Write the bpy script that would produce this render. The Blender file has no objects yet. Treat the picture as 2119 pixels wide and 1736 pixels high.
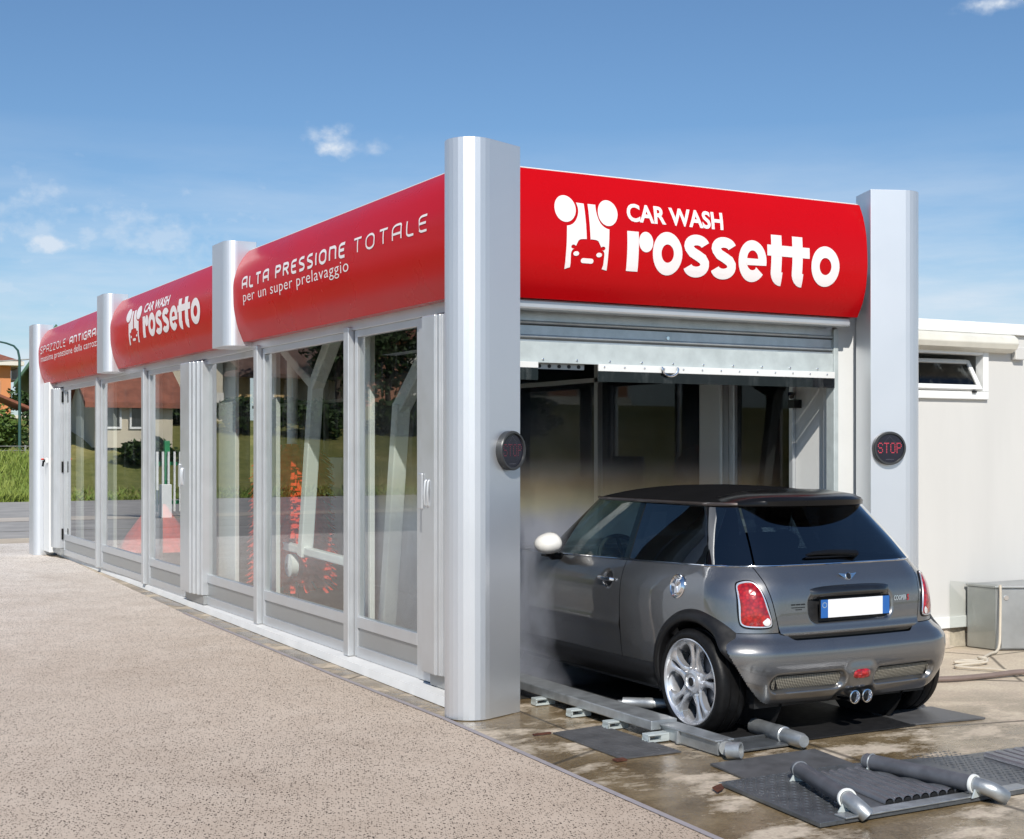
import bpy, bmesh, math, random
import numpy as np
from mathutils import Vector, Matrix
random.seed(7)
sc = bpy.context.scene
COL = sc.collection
RAD = math.radians
PI = math.pi

# ------------------------------------------------------------------ camera, sky, sun
YAW = RAD(28.8)
CAM = Vector((-3.5495, -6.9485, 1.52))
FWD = Vector((math.sin(YAW), math.cos(YAW), 0))
cd = bpy.data.cameras.new("camera")
cam = bpy.data.objects.new("camera", cd); COL.objects.link(cam)
cam.location = CAM
cam.rotation_euler = (RAD(90), 0, -YAW)
cd.sensor_width = 36; cd.sensor_fit = 'HORIZONTAL'
cd.lens = 2855 / 2119 * 36
cd.shift_y = 57 / 2119
cd.clip_start = .1; cd.clip_end = 3000
sc.camera = cam

SUN_EL = RAD(39)
to_sun = Vector((-math.sin(YAW) * math.cos(SUN_EL), -math.cos(YAW) * math.cos(SUN_EL), math.sin(SUN_EL)))
sl = bpy.data.lights.new("sun", 'SUN'); sl.energy = 4.3; sl.angle = RAD(.53); sl.color = (1, .95, .87)
so = bpy.data.objects.new("sun", sl); COL.objects.link(so)
so.rotation_euler = to_sun.to_track_quat('Z', 'Y').to_euler()

W = bpy.data.worlds.new("World"); sc.world = W; W.use_nodes = True
def build_world():
    nt = W.node_tree; N = nt.nodes; L = nt.links; N.clear()
    out = N.new('ShaderNodeOutputWorld'); bg = N.new('ShaderNodeBackground')
    sky = N.new('ShaderNodeTexSky'); sky.sky_type = 'NISHITA'; sky.sun_disc = False
    sky.sun_elevation = SUN_EL; sky.sun_rotation = math.atan2(to_sun.x, to_sun.y)
    sky.altitude = 0; sky.air_density = 1.0; sky.dust_density = .6; sky.ozone_density = 2.2
    tc = N.new('ShaderNodeTexCoord'); nv = N.new('ShaderNodeVectorMath'); nv.operation = 'NORMALIZE'
    L.new(tc.outputs['Generated'], nv.inputs[0])
    def M(op, a, b=None, clamp=False):
        n = N.new('ShaderNodeMath'); n.operation = op; n.use_clamp = clamp
        for i, v in enumerate((a, b)):
            if v is None: continue
            if isinstance(v, (int, float)): n.inputs[i].default_value = v
            else: L.new(v, n.inputs[i])
        return n.outputs[0]
    def dot(v):
        n = N.new('ShaderNodeVectorMath'); n.operation = 'DOT_PRODUCT'
        L.new(nv.outputs[0], n.inputs[0]); n.inputs[1].default_value = v
        return n.outputs['Value']
    def noise(scale, detail, stretch=(1, 1, 1), rough=.55):
        mp = N.new('ShaderNodeMapping'); mp.inputs['Scale'].default_value = stretch
        L.new(nv.outputs[0], mp.inputs[0])
        n = N.new('ShaderNodeTexNoise'); n.inputs['Scale'].default_value = scale
        n.inputs['Detail'].default_value = detail; n.inputs['Roughness'].default_value = rough
        L.new(mp.outputs[0], n.inputs['Vector']); return n.outputs[0]
    mask = None
    nz = noise(34, 8, (1, 1, 1.6)); nz2 = noise(90, 6)
    for c, a, b, den in (((.356, .91, .212), .026, .016, .95), ((.383, .90, .209), .022, .013, .45), ((.182, .974, .137), .034, .015, .8),
                         ((.716, .637, .291), .035, .014, .9), ((.20, .967, .150), .24, .050, .42), ((.10, .985, .110), .20, .05, .45), ((.33, .935, .118), .26, .040, .36), ((.735, .668, .100), .09, .028, .5)):
        c = Vector(c).normalized(); t = Vector((c.y, -c.x, 0)).normalized(); u = t.cross(c)
        du = M('DIVIDE', dot(t), a); dv = M('DIVIDE', dot(u), b)
        dv = M('MULTIPLY', dv, M('ADD', 1.0, M('MULTIPLY', M('LESS_THAN', dv, 0.0), .5)))
        r = M('SQRT', M('ADD', M('MULTIPLY', du, du), M('MULTIPLY', dv, dv)))
        front = M('GREATER_THAN', dot(c), .5)
        e = M('SUBTRACT', 1.0, r); e = M('ADD', e, M('MULTIPLY', M('SUBTRACT', nz, .5), M('ADD', 1.4, 1.2))); e = M('ADD', e, M('MULTIPLY', M('SUBTRACT', nz2, .5), 1.0))
        e = M('MULTIPLY', e, .95, True); e = M('MULTIPLY', M('MULTIPLY', e, e), M('MULTIPLY', front, den))
        mask = e if mask is None else M('MAXIMUM', mask, e)
    # thin high veil, low in the sky
    veil = noise(3.2, 7, (1, 1, 6), .6)
    el = dot((0, 0, 1))
    band = M('MULTIPLY', M('SUBTRACT', .225, el), 6.0, True)
    v = M('MULTIPLY', M('MULTIPLY', M('SUBTRACT', veil, .40), 3.4, True), M('MULTIPLY', band, .95))
    v = M('ADD', v, M('MULTIPLY', band, .10), True)
    mask = M('MAXIMUM', mask, v)
    mix = N.new('ShaderNodeMixRGB'); L.new(mask, mix.inputs[0])
    tint = N.new('ShaderNodeMixRGB'); tint.blend_type = 'MULTIPLY'; tint.inputs[0].default_value = 1
    tint.inputs[2].default_value = (.80, 1.0, 1.16, 1)
    L.new(sky.outputs[0], tint.inputs[1]); L.new(tint.outputs[0], mix.inputs[1]); mix.inputs[2].default_value = (8.2, 8.9, 9.8, 1)
    L.new(mix.outputs[0], bg.inputs[0]); bg.inputs[1].default_value = .088
    L.new(bg.outputs[0], out.inputs[0])
build_world()
sc.view_settings.view_transform = 'Standard'; sc.view_settings.look = 'None'
sc.view_settings.gamma = 1; sc.view_settings.exposure = .08
sc.cycles.max_bounces = 10; sc.cycles.transparent_max_bounces = 24; sc.cycles.caustics_reflective = False
sc.cycles.glossy_bounces = 6; sc.cycles.volume_bounces = 0

# ------------------------------------------------------------------ materials
def new_mat(name):
    m = bpy.data.materials.new(name); m.use_nodes = True
    nt = m.node_tree; b = nt.nodes['Principled BSDF']
    return m, nt, b
def nz_node(nt, scale, detail=4, rough=.55, stretch=None, coord='Object'):
    N = nt.nodes; L = nt.links
    tc = N.new('ShaderNodeTexCoord'); n = N.new('ShaderNodeTexNoise')
    n.inputs['Scale'].default_value = scale; n.inputs['Detail'].default_value = detail; n.inputs['Roughness'].default_value = rough
    if stretch:
        mp = N.new('ShaderNodeMapping'); mp.inputs['Scale'].default_value = stretch
        L.new(tc.outputs[coord], mp.inputs[0]); L.new(mp.outputs[0], n.inputs['Vector'])
    else: L.new(tc.outputs[coord], n.inputs['Vector'])
    return n.outputs[0]
def ramp(nt, src, stops):
    r = nt.nodes.new('ShaderNodeValToRGB'); nt.links.new(src, r.inputs[0])
    e = r.color_ramp.elements
    while len(e) < len(stops): e.new(.5)
    for k, (p, c) in enumerate(stops):
        e[k].position = p; e[k].color = (*c, 1) if len(c) == 3 else c
    return r.outputs[0]
def mixc(nt, fac, a, b, mode='MIX'):
    n = nt.nodes.new('ShaderNodeMixRGB'); n.blend_type = mode
    for i, v in ((0, fac), (1, a), (2, b)):
        if isinstance(v, (int, float)): n.inputs[i].default_value = v
        elif isinstance(v, tuple): n.inputs[i].default_value = (*v, 1)
        else: nt.links.new(v, n.inputs[i])
    return n.outputs[0]
def mrange(nt, src, a, b, c, d):
    n = nt.nodes.new('ShaderNodeMapRange'); nt.links.new(src, n.inputs[0])
    for i, v in enumerate((a, b, c, d)): n.inputs[i + 1].default_value = v
    return n.outputs[0]
def bump(nt, b, src, strength=.3, dist=.01):
    n = nt.nodes.new('ShaderNodeBump'); n.inputs['Strength'].default_value = strength; n.inputs['Distance'].default_value = dist
    nt.links.new(src, n.inputs['Height']); nt.links.new(n.outputs[0], b.inputs['Normal'])
def mat(name, col, rough=.5, metal=0., var=.12, vscale=6., bmp=0., bscale=40., coat=0., spec=.5, stretch=None, rvar=.12):
    m, nt, b = new_mat(name)
    n = nz_node(nt, vscale, 5, .6, stretch)
    lo = tuple(max(0, c * (1 - var)) for c in col); hi = tuple(min(1, c * (1 + var)) for c in col)
    nt.links.new(ramp(nt, n, [(.3, lo), (.7, hi)]), b.inputs['Base Color'])
    nt.links.new(mrange(nt, n, .3, .7, max(0, rough - rvar * rough), min(1, rough + rvar * rough)), b.inputs['Roughness'])
    b.inputs['Metallic'].default_value = metal
    b.inputs['Specular IOR Level'].default_value = spec
    b.inputs['Coat Weight'].default_value = coat; b.inputs['Coat Roughness'].default_value = .03
    if bmp: bump(nt, b, nz_node(nt, bscale, 5), bmp, .01)
    return m
def glass(name, tint, ior=1.5, gain=1.5, rough=0., dirt=0., wob=0.):
    m = bpy.data.materials.new(name); m.use_nodes = True
    nt = m.node_tree; N = nt.nodes; L = nt.links
    N.remove(N['Principled BSDF']); out = N['Material Output']
    t = N.new('ShaderNodeBsdfTransparent'); t.inputs[0].default_value = (*tint, 1)
    g = N.new('ShaderNodeBsdfGlossy'); g.inputs['Roughness'].default_value = rough; g.inputs['Color'].default_value = (1, 1, 1, 1)
    geo = N.new('ShaderNodeNewGeometry')
    dt = N.new('ShaderNodeVectorMath'); dt.operation = 'DOT_PRODUCT'; L.new(geo.outputs['Normal'], dt.inputs[0]); L.new(geo.outputs['Incoming'], dt.inputs[1])
    def mth(op, a, b=None, clamp=False):
        n = N.new('ShaderNodeMath'); n.operation = op; n.use_clamp = clamp
        for i, q in enumerate((a, b)):
            if q is None: continue
            if isinstance(q, (int, float)): n.inputs[i].default_value = q
            else: L.new(q, n.inputs[i])
        return n
    r0 = ((ior - 1) / (ior + 1)) ** 2
    k = mth('POWER', mth('SUBTRACT', 1., mth('ABSOLUTE', dt.outputs['Value']).outputs[0], True).outputs[0], 5.)
    k = mth('MULTIPLY', mth('ADD', mth('MULTIPLY', k.outputs[0], 1 - r0).outputs[0], r0).outputs[0], gain, True)
    mx = N.new('ShaderNodeMixShader'); L.new(k.outputs[0], mx.inputs[0]); L.new(t.outputs[0], mx.inputs[1]); L.new(g.outputs[0], mx.inputs[2])
    if wob:
        bn = N.new('ShaderNodeBump'); bn.inputs['Strength'].default_value = wob; bn.inputs['Distance'].default_value = .02
        L.new(nz_node(nt, 2.2, 1), bn.inputs['Height']); L.new(bn.outputs[0], g.inputs['Normal'])
    last = mx
    if dirt:
        d = N.new('ShaderNodeBsdfDiffuse'); d.inputs[0].default_value = (.7, .75, .74, 1)
        dm = N.new('ShaderNodeMixShader')
        L.new(mrange(nt, nz_node(nt, 7, 9, .78, (1, 1, .22)), .52, .85, 0., dirt), dm.inputs[0])
        L.new(mx.outputs[0], dm.inputs[1]); L.new(d.outputs[0], dm.inputs[2]); last = dm
    L.new(last.outputs[0], out.inputs[0])
    return m

M = {}
M['silver'] = mat('silver_column_paint', (.74, .765, .80), .42, .78, .012, 1.5, coat=.0, rvar=.04)
M['alu'] = mat('aluminium_frame', (.62, .64, .66), .36, .6, .04, 5)
M['alu_dull'] = mat('aluminium_kick', (.40, .41, .41), .4, .55, .05, 4)
M['white'] = mat('white_panel', (.78, .79, .78), .4, 0, .03, 3)
M['sill'] = mat('white_sill', (.80, .80, .79), .45, 0, .05, 5)
M['red'] = mat('red_fascia', (.50, .002, .005), .28, 0, .03, 1.2, coat=.03, spec=.17)
M['letter'] = mat('white_letter', (.86, .80, .79), .35, 0, .02, 4)
M['zinc'] = mat('galvanised_slat', (.52, .57, .60), .36, .65, .16, 7, bmp=.04, bscale=12)
M['zinc_pale'] = mat('pale_galvanised', (.58, .64, .64), .48, .3, .10, 10)
M['galv'] = mat('galvanised_steel', (.42, .44, .45), .42, .7, .22, 11, bmp=.12, bscale=60)
M['black'] = mat('black_rubber', (.012, .012, .013), .55, 0, .2, 20)
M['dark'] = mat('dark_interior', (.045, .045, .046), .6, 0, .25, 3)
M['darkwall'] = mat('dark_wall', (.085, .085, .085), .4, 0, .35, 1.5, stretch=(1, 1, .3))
M['steel'] = mat('dark_steel_plate', (.14, .15, .16), .4, .55, .3, 7, bmp=.25, bscale=50)
M['grating'] = mat('grating_steel', (.13, .13, .135), .5, .4, .2, 9)
M['pipe_dark'] = mat('weathered_pipe', (.11, .115, .13), .5, .3, .25, 10)
M['rust'] = mat('rusty_steel', (.10, .035, .02), .8, .2, .4, 30)
M['cream'] = mat('cream_wall', (.63, .62, .595), .55, 0, .05, 1.6, bmp=.03, bscale=200, stretch=(1, 1, .16))
M['plinth'] = mat('concrete_plinth', (.55, .47, .38), .85, 0, .3, 9, bmp=.6, bscale=30)
M['steelcab'] = mat('steel_cabinet', (.44, .45, .45), .42, .75, .16, 3, bmp=.05, bscale=6)
M['hose_w'] = mat('pale_hose', (.55, .49, .40), .6)
M['hose_d'] = mat('brown_hose', (.20, .15, .13), .6)
M['mwhite'] = mat('machine_white', (.80, .82, .80), .35, 0, .04, 6)
M['bristle_red'] = mat('red_bristle', (.88, .06, .02), .6, 0, .25, 20)
M['bristle_grey'] = mat('grey_bristle', (.25, .26, .27), .6, 0, .25, 20)
M['green'] = mat('green_paint', (.03, .26, .10), .4)
M['glass'] = glass('facade_glass', (.92, .97, .95), 1.5, 2.1, 0, .10, .003)
M['glass_dim'] = glass('bay_wall_glass', (.35, .37, .37), 1.5, .55, .02, .05)
M['glass_sheet'] = glass('clear_sheet', (.86, .88, .86), 1.5, 1.2, .02, .25)
M['winglass'] = glass('window_glass', (.30, .34, .34), 1.5, 1.2, .1, .25)

def paint(name, col, flake=True):
    m, nt, b = new_mat(name)
    n = nz_node(nt, 900, 1); 
    nt.links.new(ramp(nt, n, [(.3, tuple(c * .75 for c in col)), (.7, tuple(c * 1.35 for c in col))]), b.inputs['Base Color'])
    b.inputs['Metallic'].default_value = .85; b.inputs['Roughness'].default_value = .36
    b.inputs['Coat Weight'].default_value = 1; b.inputs['Coat Roughness'].default_value = .02; b.inputs['Coat IOR'].default_value = 1.75
    d = nz_node(nt, 7, 6, .65)
    nt.links.new(mrange(nt, d, .35, .7, .28, .36), b.inputs['Roughness'])
    nt.links.new(mrange(nt, d, .45, .75, .015, .06), b.inputs['Coat Roughness'])
    return m
M['paint'] = paint('grey_car_paint', (.188, .187, .188))
M['roofblack'] = mat('black_roof_paint', (.010, .010, .0105), .6, 0, .1, 5, coat=0, spec=0.)
M['gloss_black'] = mat('gloss_black', (.007, .007, .0075), .2, 0, .1, 5, spec=.25)
M['trim'] = mat('charcoal_arch_trim', (.010, .010, .011), .40, 0, .15, 30, spec=.3)
M['carglass_dark'] = glass('dark_car_glass', (.05, .065, .085), 1.52, 3.0)
M['carglass'] = glass('side_car_glass', (.52, .66, .66), 1.5, 1.3)
M['chrome'] = mat('chrome', (.82, .83, .85), .07, 1, .02, 4)
M['rim'] = mat('alloy_rim', (.68, .69, .72), .28, .75, .03, 6, coat=.3)
M['tyre'] = mat('tyre_rubber', (.007, .007, .0075), .45, 0, .3, 30, bmp=.1, bscale=80, spec=.22)
M['mirrorwhite'] = mat('white_mirror_cap', (.80, .79, .76), .3, 0, .03, 5, coat=.5)
M['lamp_silver'] = mat('lamp_bezel', (.75, .74, .76), .2, .8, .05, 8)
M['mesh'] = None
M['plate'] = mat('number_plate_white', (.82, .83, .85), .4, 0, .02, 6)
M['plateblue'] = mat('number_plate_blue', (.02, .12, .40), .4, 0, .05, 6)
M['seat'] = mat('seat_fabric', (.03, .032, .036), .7, 0, .2, 20)
M['badge_dark'] = mat('dark_badge', (.01, .01, .011), .35)
M['badge_red'] = mat('red_badge', (.45, .01, .02), .3)

def red_lens():
    m, nt, b = new_mat('red_lamp_lens')
    N = nt.nodes; tc = N.new('ShaderNodeTexCoord'); v = N.new('ShaderNodeTexVoronoi'); v.inputs['Scale'].default_value = 55
    nt.links.new(tc.outputs['Object'], v.inputs['Vector'])
    nt.links.new(ramp(nt, v.outputs['Distance'], [(.1, (.52, .012, .012)), (.8, (.20, .004, .006))]), b.inputs['Base Color'])
    b.inputs['Roughness'].default_value = .12; b.inputs['Coat Weight'].default_value = 1; b.inputs['Coat Roughness'].default_value = .02
    bump(nt, b, v.outputs['Distance'], .25, .004)
    return m
M['lens'] = red_lens()
M['lens_white'] = mat('clear_lamp_lens', (.8, .78, .76), .15, .2, .1, 60, coat=.8)
def mesh_grille():
    m, nt, b = new_mat('beige_mesh_grille')
    N = nt.nodes; tc = N.new('ShaderNodeTexCoord'); mp = N.new('ShaderNodeMapping'); mp.inputs['Rotation'].default_value = (0, 0, 0); mp.inputs['Scale'].default_value = (1, 0, 1.25)
    v = N.new('ShaderNodeTexVoronoi'); v.inputs['Scale'].default_value = 95; v.inputs['Randomness'].default_value = 0
    nt.links.new(tc.outputs['Object'], mp.inputs[0]); nt.links.new(mp.outputs[0], v.inputs['Vector'])
    nt.links.new(ramp(nt, v.outputs['Distance'], [(.38, (.05, .048, .04)), (.5, (.46, .43, .36))]), b.inputs['Base Color'])
    b.inputs['Metallic'].default_value = .3; b.inputs['Roughness'].default_value = .5
    bump(nt, b, v.outputs['Distance'], .6, .003)
    return m
M['mesh'] = mesh_grille()

def paving_mat():
    m, nt, b = new_mat('speckled_paving'); N = nt.nodes; L = nt.links
    tc = N.new('ShaderNodeTexCoord')
    big = nz_node(nt, .35, 4, .6); mid = nz_node(nt, 3.0, 6, .65); fine = nz_node(nt, 160, 3, .7)
    base = ramp(nt, big, [(.30, (.52, .42, .33)), (.50, (.59, .49, .395)), (.70, (.69, .61, .52))])
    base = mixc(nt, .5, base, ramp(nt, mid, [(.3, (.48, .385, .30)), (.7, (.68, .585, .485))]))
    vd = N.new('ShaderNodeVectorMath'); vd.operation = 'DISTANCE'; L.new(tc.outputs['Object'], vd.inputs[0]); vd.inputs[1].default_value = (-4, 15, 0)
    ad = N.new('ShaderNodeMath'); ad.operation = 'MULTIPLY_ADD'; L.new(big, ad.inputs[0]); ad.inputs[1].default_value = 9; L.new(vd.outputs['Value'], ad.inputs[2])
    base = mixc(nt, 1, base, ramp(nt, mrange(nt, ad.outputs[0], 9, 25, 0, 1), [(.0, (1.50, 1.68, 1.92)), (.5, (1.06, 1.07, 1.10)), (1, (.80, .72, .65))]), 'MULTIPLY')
    base = mixc(nt, 1, base, ramp(nt, nz_node(nt, .85, 9, .72, (1, .7, 1)), [(.32, (.84, .82, .80)), (.5, (1, 1, 1)), (.68, (1.08, 1.08, 1.08))]), 'MULTIPLY')
    base = mixc(nt, .30, base, ramp(nt, fine, [(.35, (.34, .27, .21)), (.65, (.78, .68, .58))]))
    mp = N.new('ShaderNodeMapping'); L.new(tc.outputs['Object'], mp.inputs[0]); mp.inputs['Rotation'].default_value = (0, 0, RAD(33)); mp.inputs['Scale'].default_value = (1, .62, 1)
    pits = None
    for s, thr, wid in ((66, .25, .06), (120, .30, .08), (42, .15, .03)):
        v = N.new('ShaderNodeTexVoronoi'); v.inputs['Scale'].default_value = s; v.inputs['Randomness'].default_value = 1
        L.new(mp.outputs[0], v.inputs['Vector'])
        sep = N.new('ShaderNodeSeparateColor'); L.new(v.outputs['Color'], sep.inputs[0])
        d = mrange(nt, v.outputs['Distance'], thr - wid, thr + wid, 1, 0)
        keep = mrange(nt, sep.outputs[0], .46, .54, 0, 1)
        mu = N.new('ShaderNodeMath'); mu.operation = 'MULTIPLY'; L.new(d, mu.inputs[0]); L.new(keep, mu.inputs[1])
        if pits is None: pits = mu.outputs[0]
        else:
            mm = N.new('ShaderNodeMath'); mm.operation = 'MAXIMUM'; L.new(pits, mm.inputs[0]); L.new(mu.outputs[0], mm.inputs[1]); pits = mm.outputs[0]
    col = mixc(nt, pits, base, (.022, .014, .010))
    L.new(col, b.inputs['Base Color']); b.inputs['Roughness'].default_value = .9; b.inputs['Specular IOR Level'].default_value = .2
    inv = N.new('ShaderNodeMath'); inv.operation = 'SUBTRACT'; inv.inputs[0].default_value = 1; L.new(pits, inv.inputs[1])
    bump(nt, b, inv.outputs[0], .5, .004)
    return m
M['paving'] = paving_mat()
def apron_mat():
    m, nt, b = new_mat('stained_concrete'); N = nt.nodes; L = nt.links
    big = nz_node(nt, .9, 7, .62); mid = nz_node(nt, 3.4, 8, .68); fine = nz_node(nt, 60, 4, .7); stain = nz_node(nt, 1.7, 6, .7, (1, 1.6, 1))
    base = ramp(nt, big, [(.30, (.32, .255, .17)), (.42, (.46, .395, .305)), (.52, (.60, .54, .45)), (.7, (.72, .665, .57))])
    base = mixc(nt, .45, base, ramp(nt, mid, [(.32, (.24, .18, .11)), (.5, (.52, .45, .355)), (.68, (.74, .675, .575))]))
    wet = ramp(nt, stain, [(.40, (0, 0, 0)), (.50, (1, 1, 1))])
    wetc = mixc(nt, 1, base, ramp(nt, mid, [(.3, (.32, .26, .165)), (.7, (.58, .51, .40))]), 'MULTIPLY')
    # wet stains lie only where the wash water runs: around the conveyor and the lead-in plate
    tc = N.new('ShaderNodeTexCoord')
    def near(loc, rad):
        vm = N.new('ShaderNodeVectorMath'); vm.operation = 'DISTANCE'; L.new(tc.outputs['Object'], vm.inputs[0]); vm.inputs[1].default_value = loc
        return mrange(nt, vm.outputs['Value'], rad * .45, rad, 1, 0)
    a1 = near((.4, -1.9, 0), 2.9); a2 = near((.3, -.2, 0), 2.4); a3 = near((1.6, -2.9, 0), 2.8); a4 = near((.05, 4.5, 0), 5.5)
    mx = None
    for a in (a1, a2, a3, a4):
        if mx is None: mx = a
        else:
            q = N.new('ShaderNodeMath'); q.operation = 'MAXIMUM'; L.new(mx, q.inputs[0]); L.new(a, q.inputs[1]); mx = q.outputs[0]
    wf = N.new('ShaderNodeMath'); wf.operation = 'MULTIPLY'; L.new(mx, wf.inputs[0]); L.new(wet, wf.inputs[1])
    col = mixc(nt, wf.outputs[0], mixc(nt, .55, base, (.64, .575, .49)), wetc)
    col = mixc(nt, .4, col, ramp(nt, fine, [(.3, (.10, .085, .06)), (.7, (.60, .54, .44))]), 'OVERLAY')
    ve = N.new('ShaderNodeTexVoronoi'); ve.feature = 'DISTANCE_TO_EDGE'; ve.inputs['Scale'].default_value = .42
    wv = N.new('ShaderNodeVectorMath'); wv.operation = 'MULTIPLY_ADD'; L.new(N.new('ShaderNodeTexNoise').outputs['Color'], wv.inputs[0]); wv.inputs[1].default_value = (.35, .35, 0); L.new(tc.outputs['Object'], wv.inputs[2])
    L.new(wv.outputs[0], ve.inputs['Vector'])
    col = mixc(nt, mrange(nt, ve.outputs['Distance'], .002, .007, .75, 0), col, (.05, .04, .03))
    L.new(col, b.inputs['Base Color'])
    L.new(mrange(nt, wf.outputs[0], 0, 1, .85, .13), b.inputs['Roughness'])
    bump(nt, b, fine, .35, .004)
    return m
M['apron'] = apron_mat()
M['asphalt'] = mat('asphalt', (.36, .34, .315), .85, 0, .2, 1.2, bmp=.3, bscale=60)
M['pavement'] = mat('pale_pavement', (.52, .46, .39), .85, 0, .12, 2)
M['kerb'] = mat('kerb_stone', (.34, .31, .32), .8, 0, .12, 6)
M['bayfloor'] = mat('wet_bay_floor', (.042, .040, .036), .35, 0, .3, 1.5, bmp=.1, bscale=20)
def grass_ground():
    m, nt, b = new_mat('grass_ground')
    a = nz_node(nt, .12, 5, .6); c = nz_node(nt, 2.5, 6, .7)
    col = ramp(nt, a, [(.35, (.12, .14, .04)), (.46, (.18, .18, .055)), (.54, (.40, .33, .13)), (.66, (.20, .20, .06))])
    col = mixc(nt, .5, col, ramp(nt, c, [(.3, (.08, .10, .028)), (.7, (.30, .28, .10))]))
    nt.links.new(col, b.inputs['Base Color']); b.inputs['Roughness'].default_value = .95; b.inputs['Specular IOR Level'].default_value = .1
    bump(nt, b, c, .8, .1)
    return m
M['field'] = grass_ground()
def leaf_mat(name, c1, c2):
    m, nt, b = new_mat(name)
    n = nz_node(nt, .9, 4, .7)
    nt.links.new(ramp(nt, n, [(.3, c1), (.7, c2)]), b.inputs['Base Color']); b.inputs['Roughness'].default_value = .6
    b.inputs['Specular IOR Level'].default_value = .25
    b.inputs['Subsurface Weight'].default_value = 0
    return m
M['leaf'] = leaf_mat('leaf', (.045, .085, .015), (.10, .155, .03))
M['leaf_dark'] = leaf_mat('dark_leaf', (.018, .040, .012), (.05, .085, .022))
M['blade'] = leaf_mat('grass_blade', (.10, .17, .02), (.26, .30, .07))
M['bark'] = mat('bark', (.08, .06, .045), .9, 0, .3, 20)
M['orange'] = mat('orange_render', (.62, .25, .10), .8, 0, .06, 1)
M['tile'] = mat('red_roof_tile', (.25, .09, .055), .8, 0, .3, 3, bmp=.6, bscale=8)
M['greenroof'] = mat('green_sheet_roof', (.05, .12, .07), .5, 0, .1, 2)
M['housewhite'] = mat('pale_house_wall', (.70, .66, .58), .8, 0, .06, .8)
M['housebeige'] = mat('beige_house_wall', (.58, .52, .40), .8, 0, .14, .8)
M['housegrey'] = mat('grey_house_wall', (.40, .38, .36), .85, 0, .1, 1.5)
M['brownroof'] = mat('brown_roof', (.11, .065, .05), .8, 0, .3, 3)
M['aptwall'] = mat('apartment_wall', (.42, .20, .12), .8, 0, .1, 1)
M['balcony'] = mat('balcony_front', (.66, .63, .58), .7, 0, .05, 1)
M['pane_dark'] = mat('dark_window_pane', (.03, .035, .04), .1, 0, .2, 2, coat=.5)
M['shutter'] = mat('yellow_blind', (.60, .42, .18), .7)
M['lampgreen'] = mat('green_lamp_post', (.03, .09, .08), .5)
M['fencewhite'] = mat('white_picket', (.75, .75, .72), .5)
M['wire'] = mat('wire_fence', (.35, .35, .33), .5, .4)

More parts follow.
